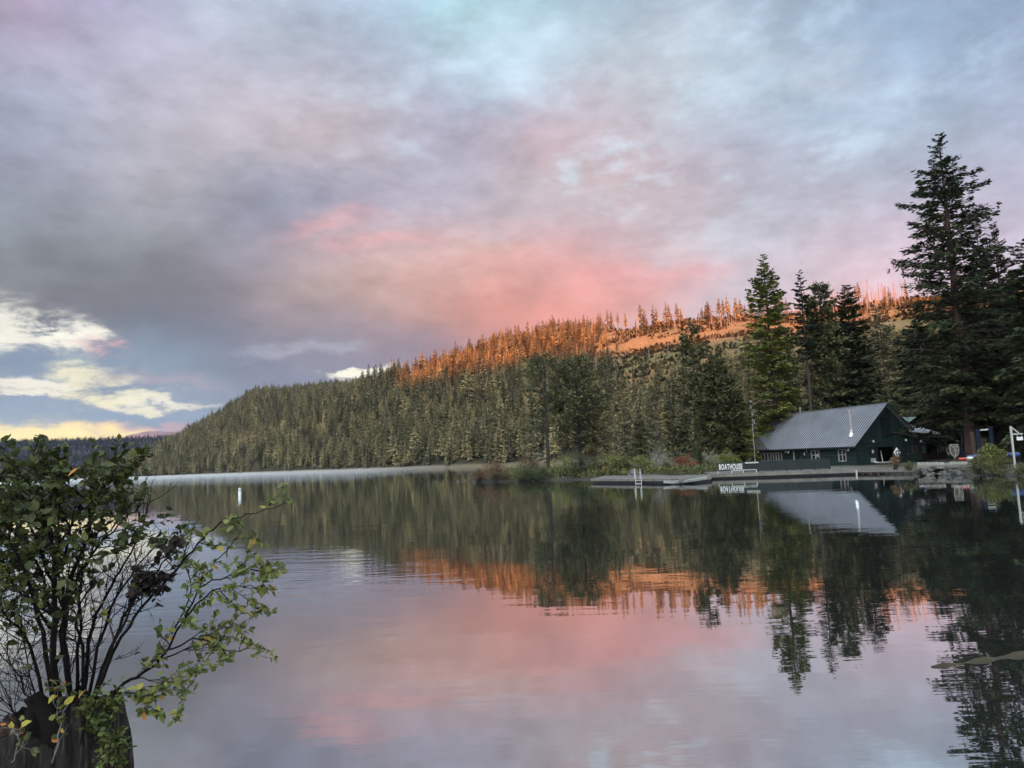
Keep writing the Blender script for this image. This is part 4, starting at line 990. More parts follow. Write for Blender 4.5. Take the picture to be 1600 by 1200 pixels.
# lodge roofs behind
lod = empty('lodge', at(1425, 690, 112), 0, 'lodge behind the boathouse showing a pale teal gable and grey roof', 'building')
lod.location.z = .6
def lb(mb, name, m):
    o = mb.build(name, M[m], lod); o.matrix_parent_inverse = Matrix.Translation(-lod.location); return o
D1 = 108
mb = MB(); a, b, c_ = at(1399, 652, D1), at(1432, 651, D1), at(1414, 665, D1)
back = Vector((2, 9, 0)); mb.add([a, b, c_, a + back, b + back, c_ + back], [(0, 2, 1), (3, 4, 5), (0, 1, 4, 3), (1, 2, 5, 4), (2, 0, 3, 5)]); lb(mb, 'teal_roof', 'teal_roof')
mb = MB(); q4 = [at(1428, 658, D1 - 2), at(1452, 664, D1 - 2), at(1468, 676, D1 - 6), at(1421, 672, D1 - 6)]
mb.poly([q4[3], q4[2], q4[1] + Vector((0, 3, 0)), q4[0] + Vector((0, 3, 0))], .2); lb(mb, 'roof', 'grey_roof')
mb = MB(); a = at(1402, 690, D1 + 1); b = at(1472, 690, D1 + 1); mb.box(((a.x + b.x) / 2, D1 + 1.5 - 9, 2.6), (b.x - a.x, 5, 4.2)); lb(mb, 'wall', 'green_wood')

# ================================================================== DOCKS
def dk(px, py, z): return onz(px, py, z)
dz = .52
f0 = dk(1112, 741, dz); f1 = dk(1338, 733.2, dz); f2 = dk(1426, 731.8, dz)
dock = empty('dock', (f1.x, f1.y, 0), 0, 'long wooden boathouse deck running along the water in front of the green wall', 'dock')
def db(mb, name, m, root):
    o = mb.build(name, M[m], root); o.matrix_parent_inverse = Matrix.Translation(-root.location); return o
def deck_poly(mb, a, b, w, z, thick, bw=.22, gap=.02, rng=random.Random(3)):
    """planks laid across the run from a to b, w = depth vector"""
    a = Vector(a); b = Vector(b); d = b - a; L = d.length; d.normalize(); n = int(L / bw)
    for i in range(n):
        p = a + d * (L * i / n); q_ = a + d * (L * (i + 1) / n - gap); j = rng.uniform(-.008, .008)
        mb.poly([Vector((p.x, p.y, z + j)), Vector((q_.x, q_.y, z + j)), Vector((q_.x + w.x, q_.y + w.y, z + j)), Vector((p.x + w.x, p.y + w.y, z + j))], thick)
def edge(px, back=0.0):
    """point of the deck, so far behind its water edge, in the direction of px"""
    e0, e1 = f0 + Vector((0, back, 0)), f1 + Vector((0, back, 0)); h = ray(px, 737); a = e1 - e0
    t = (e0.x * h.y - e0.y * h.x) / (a.y * h.x - a.x * h.y); return e0 + a * t
mb = MB(); deck_poly(mb, f0, f1, Vector((1.6, 9.5, 0)), dz, .06); deck_poly(mb, f1 + Vector((.03, 0, 0)), f2, Vector((1.5, 15, 0)), dz, .06); db(mb, 'decking', 'deck', dock)
mb = MB(); dn = (f1 - f0).normalized(); off = Vector((dn.y, -dn.x, 0)) * .06
mb.bar(f0 + off - BZ * .17, f1 + off - BZ * .17, .08, .30); mb.bar(f1 + off - BZ * .17 + dn * .02, f2 + Vector((0, -.06, -.17)), .08, .26)
db(mb, 'edge_beam', 'deck', dock)
mb = MB(); mb.bar(f0 - off * 5 - BZ * .42, f1 - off * 5 - BZ * .42, .2, .30); db(mb, 'float', 'dark_float', dock)  # near-black bar stands in for the shaded void under the deck
mb = MB()
for i in range(8):
    t = i / 7; p = f1.lerp(f2, t); mb.tube([(p.x, p.y + .3, -.6), (p.x, p.y + .3, dz - .07)], .09, 7)
mb.bar(f1 + Vector((.1, .25, -.40)), f2 + Vector((-.1, .25, -.40)), .08, .10)
db(mb, 'pile', 'deck_side', dock)
mb = MB(); p = f1 + Vector((-.1, -.2, 0)); mb.tube([(p.x, p.y, -.6), (p.x, p.y, dz - .1)], .08, 8); o = db(mb, 'corner_post', 'cream_paint', dock)
# ground-level low rail
mb = MB(); pr = [edge(px, .5) for px in (1122, 1143, 1162, 1182)]
for p in pr: mb.box((p.x, p.y, dz + .14), (.08, .08, .28))
mb.bar(pr[1] + Vector((0, 0, .30)), pr[3] + Vector((0, 0, .30)), .06, .07)
tag(mb.build('bull_rail', M['cream_paint']), 'low cream curb rail on short posts at the dock edge under the letters', 'rail')
# railing
ra = edge(1164, 2.6); rb = edge(1297, 2.6)
rail = empty('railing', ra, 0, 'dark green deck railing with close infill in front of the long wall', 'railing')
mb = MB(); mb.bar(ra + BZ * 1.08, rb + BZ * 1.08, .10, .06); mb.bar(ra + BZ * .12, rb + BZ * .12, .05, .08); db(mb, 'handrail', 'green_trim', rail)
np_ = 7
for i in range(np_):
    p = ra.lerp(rb, i / (np_ - 1)); mb = MB(); mb.box((p.x, p.y, dz + .53), (.11, .11, 1.06)); db(mb, 'post', 'green_trim', rail)
mb = MB(); nb_ = 150
for i in range(nb_):
    p = ra.lerp(rb, (i + .5) / nb_); mb.box((p.x, p.y, dz + .6), (.045, .03, .92))
db(mb, 'balusters', 'green_trim', rail)
# sign
s0 = edge(1122, 2.3); s1 = edge(1163, 2.3); ds = (s1 - s0).normalized()
sg = empty('sign', s0, 0, 'dark sign board with raised white letters reading BOATHOUSE on the dock', 'sign')
LH = .60; zc0 = dz + .34
mb = MB(); mb.bar(s0 + BZ * (.34 + LH * .5) , s1 + BZ * (.34 + LH * .5) + ds * .1, .06, LH + .22); mb.bar(s0 - BZ * 0 + BZ * .1, s0 + BZ * .3, .1); mb.bar(s1 + BZ * .0, s1 + BZ * .3, .1); db(mb, 'board', 'green_trim', sg)
cu = bpy.data.curves.new('t', 'FONT'); cu.body = 'BOATHOUSE'; cu.size = 1.0; cu.extrude = .03; cu.offset = .028; cu.space_character = 1.12
to = bpy.data.objects.new('t', cu); COL.objects.link(to); bpy.context.view_layer.update()
me = bpy.data.meshes.new_from_object(to.evaluated_get(bpy.context.evaluated_depsgraph_get())); bpy.data.objects.remove(to)
xs = [v.co.x for v in me.vertices]; ys = [v.co.y for v in me.vertices]
wd = (s1 - s0).length - .12; q0 = edge(1124, 2.3); q1 = edge(1160.5, 2.3); wd = (q1 - q0).length
for v in me.vertices:
    a = (v.co.x - min(xs)) / (max(xs) - min(xs)) * wd; b = (v.co.y - min(ys)) / (max(ys) - min(ys)) * LH
    nn = Vector((ds.y, -ds.x, 0)); v.co = q0 + ds * a + nn * (.065 + v.co.z) + Vector((0, 0, zc0 - dz + b))
print('letters', len(me.vertices), me.vertices[0].co, s0, zc0)
me.materials.append(M['white_paint']); o = bpy.data.objects.new('letters', me); COL.objects.link(o); o.parent = sg; o.matrix_parent_inverse = Matrix.Translation(-sg.location)
# pale plank leaning along the rail
ra2 = edge(1165, 2.5) + BZ * .98; rb2 = edge(1186, 2.5) + BZ * .98
mb = MB(); mb.bar(ra2, rb2, .10, .14); tag(mb.build('banner_board', M['cream_paint']), 'short pale board fixed along the top of the green railing', 'board')
# floating swim dock
def float_dock(pts, z, th, name, label, deckm='deck', fl=.22):
    P4 = [dk(px, py, z) for px, py in pts]
    c_ = sum(P4, Vector()) / 4; root = empty(name, (c_.x, c_.y, 0), 0, label, 'dock')
    mb = MB(); n = max(6, int((P4[1] - P4[0]).length / .25))
    for i in range(n):
        t0 = i / n; t1 = (i + .93) / n
        mb.poly([P4[0].lerp(P4[1], t0), P4[0].lerp(P4[1], t1), P4[3].lerp(P4[2], t1), P4[3].lerp(P4[2], t0)], .05)
    db(mb, 'decking', deckm, root)
    mb = MB()
    for i in range(4):
        a, b = P4[i], P4[(i + 1) % 4]; inw = (c_ - (a + b) / 2).normalized() * .03; mb.bar(a + inw - BZ * (.055 + th / 2), b + inw - BZ * (.055 + th / 2), .06, th)
    db(mb, 'edge_beam', deckm, root)
    mb = MB(); mb.poly([p.lerp(c_, .06) - BZ * (th + .06) for p in P4][::1], z + fl); db(mb, 'float', 'dark_float', root)
    return root, P4
float_dock([(923, 748.5), (1062, 748.2), (1105, 743.0), (945, 743.2)], .45, .16, 'floating_dock', 'grey floating dock with a white ladder at the left end of the boathouse docks')
float_dock([(1062, 749.0), (1111, 744.6), (1112, 740.8), (1040, 743.8)], .47, .2, 'dock_section', 'angled dock section joining the floating dock to the long deck')
float_dock([(1018, 738.5), (1096, 736.0), (1092, 733.6), (1016, 735.0)], .42, .14, 'floating_dock', 'narrow pale floating dock lying behind the dock with the ladder', 'dock_pale')
# pale fender board on the dock's face and slanting pale hull beside it
a = dk(963, 749.2, .38); b = dk(997, 749.2, .38); mb = MB(); mb.bar(a + Vector((0, -.1, -.02)), b + Vector((0, -.1, -.02)), .08, .26); tag(mb.build('fender_board', M['dock_pale']), 'white board fixed to the face of the floating dock left of the ladder', 'board')
mb = MB(); c0 = dk(1072, 753.5, .15); ax = Vector((1, .12, 0)).normalized(); ay = Vector((-ax.y, ax.x, 0)); vs = []; fs = []
for a, w, zt in ((-2.1, .08, .10), (-1.2, .5, .02), (.3, .62, .10), (1.5, .55, .22), (1.9, .4, .28)):
    for sx, dzz in ((-1, .12), (-.7, -.08), (.7, -.08), (1, .12), (0, .16)): vs.append(c0 + ax * a + ay * (w * sx) + BZ * (zt + dzz))
for i in range(4):
    for j in (0, 1, 2): fs.append((i * 5 + j, i * 5 + j + 1, i * 5 + j + 6, i * 5 + j + 5))
    fs.append((i * 5 + 3, i * 5 + 4, i * 5 + 9, i * 5 + 8)); fs.append((i * 5 + 4, i * 5, i * 5 + 5, i * 5 + 9))
fs += [(0, 1, 2, 3, 4), (24, 23, 22, 21, 20)]
mb.add(vs, fs); tag(mb.build('overturned_boat', M['dock_pale']), 'pale overturned rowing boat tied beside the angled dock section', 'boat')
# ladder
mb = MB()
for px in (992.5, 1001.5):
    pL = dk(px, 748.5, .45); b0 = pL + Vector((0, .45, 0)); 
    mb.tube([b0, b0 + BZ * .75, b0 + Vector((.0, -.08, .93)), b0 + Vector((.0, -.3, 1.0)), b0 + Vector((0, -.52, .90)), b0 + Vector((0, -.6, .7)), b0 + Vector((0, -.62, -.75))], .026, 7)
pa = dk(992.5, 748.5, .45) + Vector((0, -.17, 0)); pb = dk(1001.5, 748.5, .45) + Vector((0, -.17, 0))
for k in range(1, 4): mb.bar(pa + BZ * (.15 - .28 * k), pb + BZ * (.15 - .28 * k), .06, .04)
tag(mb.build('swim_ladder', M['pale_metal'], smooth=False), 'white swim ladder with two hooped handrails on the floating dock', 'ladder')
mb = MB(); a = at(1034, 732, 92); b = at(1047, 731, 92); a.z = b.z = 0
for p in (a, b): mb.bar((p.x, p.y, .3), (p.x, p.y, 1.35), .07)
mb.bar((a.x, a.y, 1.32), (b.x, b.y, 1.32), .07); tag(mb.build('bench_rail', M['deck']), 'small wooden hurdle on the bank behind the narrow floating dock', 'rail')

# channel buoy
Pb = onz(374.5, 775, 0); mb = MB()
mb.tube([(Pb.x, Pb.y, -.3), (Pb.x, Pb.y, .35), (Pb.x, Pb.y, .38), (Pb.x, Pb.y, .75)], [.17, .17, .165, .165], 14); root = empty('buoy', (Pb.x, Pb.y, 0), 0, 'white upright marker buoy floating alone on the left half of the lake', 'buoy')
db(mb, 'body', 'white_paint', root); mb = MB(); mb.tube([(Pb.x, Pb.y, .76), (Pb.x, Pb.y, .84), (Pb.x, Pb.y, .92)], [.13, .12, .20], 14); db(mb, 'cap', 'white_paint', root)
mb = MB(); mb.tube([(Pb.x, Pb.y, .60), (Pb.x, Pb.y, .66)], .172, 14); db(mb, 'band', 'brown_wood', root)

# flag pole
P0 = at(1176, 700, 106); P1 = at(1173, 628, 106); gz = ground_h(P0.x, P0.y)
root = empty('flagpole', (P1.x, P1.y, gz), 0, 'thin white flagpole with a furled flag left of the boathouse', 'flagpole')
mb = MB(); mb.tube([(P1.x, P1.y, gz), (P1.x, P1.y, P1.z)], [.035, .025], 8); mb.tube([(P1.x, P1.y, P1.z), (P1.x, P1.y, P1.z + .15)], .07, 8); db(mb, 'pole', 'white_paint', root)
mb = MB(); vs = []; fs = []
for i in range(8):
    zf = P1.z - 1.0 - i * .22
    for j in range(5): vs.append((P1.x + .05 + j * .07 + .03 * math.sin(i + j), P1.y + .10 * math.sin(j * 2.3 + i * .5), zf - j * .16))
for i in range(7):
    for j in range(4): fs.append((i * 5 + j, i * 5 + j + 1, i * 5 + j + 6, i * 5 + j + 5))
mb.add(vs, fs); db(mb, 'flag', 'grey_roof', root)

# ================================================================== RIGHT BANK
# diamond life ring board
u2, z2 = on_lean(1401.5, 707); P = bp(LU - 1.6, u2, 0)
P = at(1401.3, 707, 84)
root = empty('life_ring', (P.x, P.y, P.z), 0, 'white diamond shaped life ring board before the boathouse side room', 'life ring')
mb = MB(); s_ = .42; mb.add([P + BV * a + BZ * b - BU * e for e in (0, .04) for a, b in ((-s_, 0), (0, -s_ * 1.15), (s_, 0), (0, s_ * 1.15))], [(3, 2, 1, 0), (4, 5, 6, 7), (0, 1, 5, 4), (1, 2, 6, 5), (2, 3, 7, 6), (3, 0, 4, 7)]); db(mb, 'board', 'white_paint', root)
mb = MB(); pts_ = [P - BU * .1 + BV * (.2 * math.cos(t)) + BZ * (.2 * math.sin(t)) for t in [k * math.pi / 7 for k in range(15)]]; mb.tube(pts_, .05, 6); db(mb, 'ring', 'green_trim', root)
mb = MB(); mb.bar((P.x, P.y, .4), (P.x, P.y, P.z - .3), .07); db(mb, 'post', 'green_trim', root)
# carved park sign (shield shaped board with pale relief)
P = at(1491, 704, 82); root = empty('shield_sign', (P.x, P.y, P.z), 0, 'shield shaped dark sign with pale carved figures at the foot of the big trunk', 'sign')
shp = [(-.40, .62), (.40, .62), (.46, .1), (.36, -.35), (0, -.72), (-.36, -.35), (-.46, .1)]
mb = MB(); mb.add([P + Vector((a, e, b)) for e in (0, .07) for a, b in shp], [tuple(range(6, -1, -1)), tuple(range(7, 14))] + [(i, (i + 1) % 7, 7 + (i + 1) % 7, 7 + i) for i in range(7)]); db(mb, 'board', 'brown_wood', root)
mb = MB()
for (a, b), (c_, d) in zip(shp, shp[1:] + shp[:1]):
    mb.bar(P + Vector((a * .92, -.03, b * .92)), P + Vector((c_ * .92, -.03, d * .92)), .05, .07, up=(0, 1, 0))
for pl in ([(-.02, -.5), (.10, -.2), (.0, .05), (.18, .12), (.22, -.1)], [(-.28, .5), (-.12, .30), (.05, .46), (.2, .28), (.3, .5)], [(.0, .1), (.02, .3)]):
    for (a, b), (c_, d) in zip(pl, pl[1:]): mb.bar(P + Vector((a, -.04, b)), P + Vector((c_, -.04, d)), .05, .10, up=(0, 1, 0))
db(mb, 'relief', 'dock_pale', root); mb = MB(); mb.bar((P.x, P.y + .12, .4), (P.x, P.y + .12, P.z), .14); db(mb, 'post', 'brown_wood', root)
# plank notice board behind
def board(px0, py0, px1, py1, D, m, name, label, cat, th=.1, legs=True):
    a = at(px0, py0, D); b = at(px1, py1, D); c_ = (a + b) / 2; root = empty(name, (c_.x, c_.y, ground_h(c_.x, c_.y)), 0, label, cat)
    mb = MB(); mb.box(c_, (abs(b.x - a.x), th, abs(a.z - b.z))); mb.box((c_.x, c_.y - .02, a.z + .03), (abs(b.x - a.x) + .1, th + .06, .06)); db(mb, 'panel', m, root)
    if legs:
        mb = MB()
        for X in (a.x + .08, b.x - .08): mb.bar((X, c_.y + .12, ground_h(X, c_.y) - .1), (X, c_.y + .12, a.z), .12)
        db(mb, 'post', 'brown_wood', root)
    return root
board(1500.5, 677, 1512, 693, 96, 'stone', 'notice_board', 'pale notice board standing in the shade right of the big trunk', 'sign')
board(1498, 694, 1516, 715, 95, 'navy', 'counter', 'dark rental counter under the pale notice board', 'counter', th=1.0, legs=False)
# blue framed shelter
D2 = 88; root = empty('gateway', at(1536, 720, D2), 0, 'tall gateway of two dark blue posts with a pale crossbar and stone side wall', 'gateway')
for px0, px1, y0, y1 in ((1526.5, 1532.5, 672, 704), (1546, 1551.5, 668, 688)):
    a = at(px0, y0, D2); b = at(px1, y1, D2); mb = MB(); mb.box(((a.x + b.x) / 2, a.y, (a.z + .4) / 2), (b.x - a.x, .45, a.z - .4)); mb.box(((a.x + b.x) / 2, a.y, a.z + .05), (b.x - a.x + .1, .5, .1)); db(mb, 'post', 'navy', root)
a = at(1529, 672, D2); b = at(1544, 671, D2); mb = MB(); mb.bar(a, b, .16, .14); db(mb, 'crossbar', 'white_paint', root)
a = at(1517.5, 675, D2 + .6); b = at(1526, 714, D2 + .6); mb = MB(); mb.box(((a.x + b.x) / 2, a.y, (a.z + .5) / 2), (b.x - a.x, .4, a.z - .5)); db(mb, 'stone_wall', 'brown_wood', root)
a = at(1534, 685, D2 + 1); b = at(1545, 706, D2 + 1); mb = MB(); mb.box(((a.x + b.x) / 2, a.y, (a.z + .5) / 2), (b.x - a.x, .3, a.z - .5)); db(mb, 'stone_wall', 'brown_wood', root)
# log building / bank behind on the right
a = at(1552, 677, 106); b = at(1640, 677, 106); root = empty('log_shed', ((a.x + b.x) / 2, a.y, .5), 0, 'low brown log shed beyond the picnic table at the right edge', 'shed')
mb = MB(); log_wall(mb, Vector((a.x, a.y, 0)), Vector((1, 0, 0)), Vector((0, -1, 0)), b.x - a.x, .4, a.z - .2, [(3.6, 5.4, 1.2, 2.3)], course=.28); mb.box(((a.x + b.x) / 2, a.y + 3, 1.7), (b.x - a.x, 5.6, 2.6)); db(mb, 'log_wall', 'brown_wood', root)
mb = MB(); mb.poly([Vector((a.x - .5, a.y - .8, a.z)), Vector((b.x + .5, a.y - .8, a.z)), Vector((b.x + .5, a.y + 4, a.z + 1.8)), Vector((a.x - .5, a.y + 4, a.z + 1.8))], .15); db(mb, 'roof', 'shingle', root)
# picnic table
c_ = at(1578, 700, 96); gz = ground_h(c_.x, c_.y); topz = at(1578, 682, 96).z
root = empty('picnic_table', (c_.x, c_.y, topz - .76), 0, 'dark wooden picnic table in the shade behind the white post', 'table')
mb = MB(); mb.box((c_.x, c_.y, topz - .03), (2.0, .75, .06)); db(mb, 'tabletop', 'interior', root)
for sy in (-.7, .7): mb = MB(); mb.box((c_.x, c_.y + sy, topz - .31), (2.0, .26, .05)); db(mb, 'bench', 'interior', root)
for sx in (-.75, .75):
    mb = MB(); mb.bar((c_.x + sx, c_.y - .65, topz - .76), (c_.x + sx, c_.y - .2, topz - .06), .09); mb.bar((c_.x + sx, c_.y + .65, topz - .76), (c_.x + sx, c_.y + .2, topz - .06), .09); mb.bar((c_.x + sx, c_.y - .75, topz - .38), (c_.x + sx, c_.y + .75, topz - .38), .09); db(mb, 'leg', 'interior', root)
mb = MB(); mb.box((c_.x, c_.y, (topz - .76 + gz) / 2 - .3), (5, 2.6, abs(topz - .76 - gz) + .6)) 
tag(mb.build('earth_terrace', M['ground']), 'flat earth terrace carrying the picnic table', None, None, 'structure')
# white post with arm and hanging sign
D3 = 73; Pt = at(1579, 666, D3); z0 = .1
root = empty('sign_post', (Pt.x, Pt.y, z0), 0, 'weathered white post with a braced arm and small hanging sign at the right edge', 'sign post')
arm = at(1580.5, 678.5, D3); 
mb = MB(); mb.bar((Pt.x, Pt.y, z0), (Pt.x, Pt.y, Pt.z), .12); db(mb, 'post', 'cream_paint', root)
e = at(1606, 678.8, D3); mb = MB(); mb.bar((Pt.x + .08, Pt.y, arm.z), (e.x, Pt.y, arm.z), .10); mb.bar((Pt.x + .06, Pt.y, arm.z + .55), (Pt.x + .62, Pt.y, arm.z + .06), .08); db(mb, 'arm', 'cream_paint', root)
g = at(1599, 685, D3); mb = MB(); mb.box((g.x, Pt.y, g.z), (.5, .04, .28)); mb.bar((g.x - .18, Pt.y, g.z), (g.x - .18, Pt.y, arm.z), .02); mb.bar((g.x + .18, Pt.y, g.z), (g.x + .18, Pt.y, arm.z), .02); db(mb, 'hanging_sign', 'white_paint', root)
# boats and kayaks on the bank
def kayak(px, py, D, L, m, label, rz=.2, z=None, name='kayak'):
    P = at(px, py, D); c0 = Vector((P.x, P.y, P.z if z is None else z)); ax = Vector((math.cos(rz), math.sin(rz), 0)); ay = Vector((-ax.y, ax.x, 0)); mb = MB(); vs = []; fs = []
    st = [(-.5, .02, .10), (-.38, .18, .03), (-.15, .32, 0), (.15, .32, 0), (.38, .18, .03), (.5, .02, .10)]
    for a, w, zz_ in st:
        for k in range(8):
            t = 2 * math.pi * k / 8; vs.append(c0 + ax * (a * L) + ay * (w * math.cos(t)) + BZ * (zz_ + .17 * math.sin(t) * (w / .32) ** .4))
    for i in range(5):
        for k in range(8): fs.append((i * 8 + k, i * 8 + (k + 1) % 8, (i + 1) * 8 + (k + 1) % 8, (i + 1) * 8 + k))
    fs += [tuple(range(7, -1, -1)), tuple(range(40, 48))]
    mb.add(vs, fs); return tag(mb.build(name, M[m], smooth=True), label, 'kayak')
kayak(1511, 717.5, 78, 1.9, 'red', 'red kayak resting on the low stone wall left of the shore bush', .25)
kayak(1516, 716.5, 77.5, .7, 'white_paint', 'white kayak nose poking out beside the red kayak', .25)
kayak(1522, 713.5, 78.5, 1.6, 'blue', 'blue kayak half hidden by the left side of the shore bush', .3)
P = at(1583, 711, 74.5); root = empty('raft', (P.x, P.y, P.z - .3), 0, 'blue tarped barrel on a stand just right of the white post', 'barrel')
mb = MB(); mb.tube([P + Vector((-.45, 0, 0)), P + Vector((-.35, 0, .02)), P + Vector((.45, .05, .02)), P + Vector((.55, .05, 0))], [.16, .22, .22, .15], 12); db(mb, 'tarp', 'blue', root)
for sx in (-.35, .45): mb = MB(); mb.bar((P.x + sx, P.y, .45), (P.x + sx, P.y, P.z - .1), .06); db(mb, 'leg', 'interior', root)
# low wall of pale blocks, one by one
rng_ = random.Random(5)
for k in range(14):
    px = 1437 + k * 5.6
    if 1474 < px < 1482: continue
    P = at(px, 724.2 - (k > 8) * 1.0, 75.6 - k * .1); w = .34
    mb = MB(); mb.box((P.x, P.y, P.z), (w, .3, .2 + rng_.uniform(-.03, .03)), rz=rng_.uniform(-.1, .1))
    tag(mb.build('wall_block', M['block']), 'pale stone block in the low row along the waterline path', 'stone block', 'pale blocks edging the waterline path')
pa = [at(px, py, D) for px, py, D in ((1432, 719.8, 77), (1520, 716.5, 77), (1522, 714.5, 84), (1436, 717, 84))]
mb = MB(); mb.poly([Vector((p.x, p.y, .80)) for p in pa], .35); tag(mb.build('path', M['gravel']), 'pale gravel path between the side cabin and the row of blocks', None, None, 'structure')
def rock(px, py, D, s, seed, z=.08, m='stone', label='grey boulder lying at the waterline of the right bank', group='boulders along the right bank waterline', sq=.6):
    rg = np.random.default_rng(seed); P = onz(px, py, 0) if D is None else at(px, py, D)
    n, k = 7, 9; vs = [(0, 0, 1)]; 
    for i in range(1, n):
        th = math.pi * i / n
        for j in range(k): ph = 2 * math.pi * j / k; vs.append((math.sin(th) * math.cos(ph), math.sin(th) * math.sin(ph), math.cos(th)))
    vs.append((0, 0, -1)); V = np.array(vs); V *= (1 + rg.normal(0, .13, (len(V), 1))); V *= s * np.array([1, .8, sq]) * rg.uniform(.8, 1.25, 3)
    V += [P.x, P.y, z]
    fs = [(0, 1 + j, 1 + (j + 1) % k) for j in range(k)] + [(1 + i * k + j, 1 + (i + 1) * k + j, 1 + (i + 1) * k + (j + 1) % k, 1 + i * k + (j + 1) % k) for i in range(n - 2) for j in range(k)] + [(len(V) - 1, 1 + (n - 2) * k + (j + 1) % k, 1 + (n - 2) * k + j) for j in range(k)]
    o = mesh_obj('boulder', V, fs, M[m]); return tag(o, label, 'boulder', group)
rr_ = random.Random(9)
for k in range(60):
    px = rr_.uniform(1436, 1522); yy_ = rr_.random(); rock(px, 730 + 6.5 * yy_, 76.5 - 4.0 * yy_, rr_.uniform(.10, .27), 300 + k, z=.62 - .58 * yy_)
for k, (px, py, s_) in enumerate(((1537, 735, .35), (1552, 736, .4), (1590, 733, .5), (1600, 732, .5))): rock(px, py, None, s_, 340 + k, z=.06, sq=.35)
for k, (px, py, s_) in enumerate(((742, 751.5, .32), (748, 752, .3), (716, 753.2, .22), (723, 753.6, .16), (760, 751, .25), (772, 751, .3), (790, 750.5, .25), (706, 753.5, .1), (731, 752.8, .15), (810, 750, .3))):
    rock(px, py, None, s_, 360 + k, z=.04, label='small grey boulder at the waterline of the pine island tip', group='boulders at the pine island tip')
rock(991, 735, 90, .8, 380, z=.5, label='large pale boulder on the bank behind the dock ladder', group=None, m='stone')

# ------------------------------------------------------------------ shrubs
M['leaf_rust'] = leafmat('leaf_rust', [(0, (.07, .05, .03)), (.5, (.13, .075, .04)), (1, (.20, .12, .05))], .1)
M['leaf_olive'] = leafmat('leaf_olive', [(0, (.045, .05, .022)), (.5, (.09, .095, .035)), (1, (.17, .15, .05))], .1)
M['leaf_bright'] = leafmat('leaf_bright', [(0, (.06, .075, .022)), (.5, (.13, .15, .04)), (1, (.25, .23, .06))], .1)
M['leaf_dark'] = leafmat('leaf_dark', [(0, (.02, .03, .015)), (.5, (.045, .06, .026)), (1, (.08, .09, .04))], .1)
M['leaf_red'] = leafmat('leaf_red', [(0, (.16, .06, .035)), (.5, (.26, .09, .045)), (1, (.30, .15, .05))], .1)
M['leaf_orange'] = leafmat('leaf_orange', [(0, (.25, .13, .04)), (.5, (.35, .19, .05)), (1, (.42, .27, .08))], .1)
M['twig_grey'] = mat('twig_grey', (.22, .20, .18), .9)
def shrub(px, py_top, px_w, D, m, label, seed, n=2600, leaf=.14, twig='bark_dark', name='shrub', base_z=None, squash=.8, leaves=True):
    """px_w = half width in pixels; the shrub stands on the ground at distance D"""
    rg = np.random.default_rng(seed); T = at(px, py_top, D); gz = ground_h(T.x, T.y) if base_z is None else base_z
    H = T.z - gz; Rr = px_w / FPX * D
    root = empty(name, (T.x, T.y, gz), 0, label, 'shrub')
    nc = 16; cen = []
    for i in range(nc):
        a = rg.uniform(0, 6.28); r_ = Rr * math.sqrt(rg.random()) * .72; h_ = H * rg.uniform(.15, .80) * (1 - .45 * (r_ / Rr) ** 2); cen.append((r_ * math.cos(a), r_ * math.sin(a) * squash, h_, rg.uniform(.2, .42) * min(Rr, H * 1.1)))
    cen.append((0, 0, H * .78, H * .22)); cen = np.array(cen)
    mb = MB()
    for c_ in cen:
        b0 = np.array([rg.normal(0, .15), rg.normal(0, .1), 0]); mid = (b0 + c_[:3]) / 2 + [0, 0, .1 * H]
        mb.tube([b0, mid, c_[:3]], [.035, .02, .008], 4, cap=False)
        for q_ in range(5 if leaves else 14):
            v = rg.normal(0, 1, 3); v /= np.linalg.norm(v); v[2] = abs(v[2]); mb.tube([c_[:3], c_[:3] + v * c_[3] * 1.1], [.010, .004], 3, cap=False)
    mb.build('stems', M[twig], root)
    if leaves:
        k = rg.integers(0, len(cen), n); d = rg.normal(0, 1, (n, 3)); d /= np.linalg.norm(d, axis=1, keepdims=True); rad = rg.random(n) ** .45
        P = cen[k, :3] + d * (cen[k, 3] * rad)[:, None] * [1.1, 1.0, .85]; P[:, 2] = np.maximum(P[:, 2], .03)
        dv = d + rg.normal(0, .6, (n, 3)) + [0, 0, .3]; dv /= np.linalg.norm(dv, axis=1, keepdims=True); ln = leaf * rg.uniform(.6, 1.3, n)
        V, Fc = kites(P, dv, ln, ln * .6, rg); tint = np.clip(.45 + rg.normal(0, .14, len(cen))[k] + rg.normal(0, .15, n), 0, 1)
        mesh_obj('foliage', V, Fc, M[m], root, tint)
    return root
shrub(748, 730, 17, 99.8, 'leaf_rust', 'low brown shrub at the very tip of the pine island', 1, 1500)
shrub(775, 716, 26, 98.2, 'leaf_rust', 'russet shrub left of the solitary island pine', 2, 3000)
shrub(812, 722, 26, 96.6, 'leaf_olive', 'olive shrub in front of the island pine group', 3, 2600)
shrub(838, 728, 24, 96.0, 'leaf_dark', 'dark low shrub at the foot of the solitary island pine', 4, 2200)
shrub(826, 700, 20, 104, 'leaf_rust', 'tall thin brownish shrub behind the solitary island pine', 5, 2000)
shrub(876, 708, 22, 97, 'leaf_bright', 'bright yellow green shrub right of the solitary island pine', 6, 2600)
shrub(906, 706, 26, 94.5, 'leaf_dark', 'dark green round shrub on the shore under the dense island pine', 7, 3400)
shrub(938, 704, 22, 94.5, 'leaf_olive', 'olive shrub left of the bright willow clump', 8, 2600)
shrub(957, 703, 16, 93, 'leaf_bright', 'bright willow clump above the left end of the floating dock', 9, 2200)
shrub(948, 726, 7, 92.8, 'leaf_orange', 'small orange shrub at the water behind the dock tip', 10, 700)
shrub(975, 712, 18, 93, 'leaf_olive', 'olive shrub behind the white swim ladder', 11, 2400)
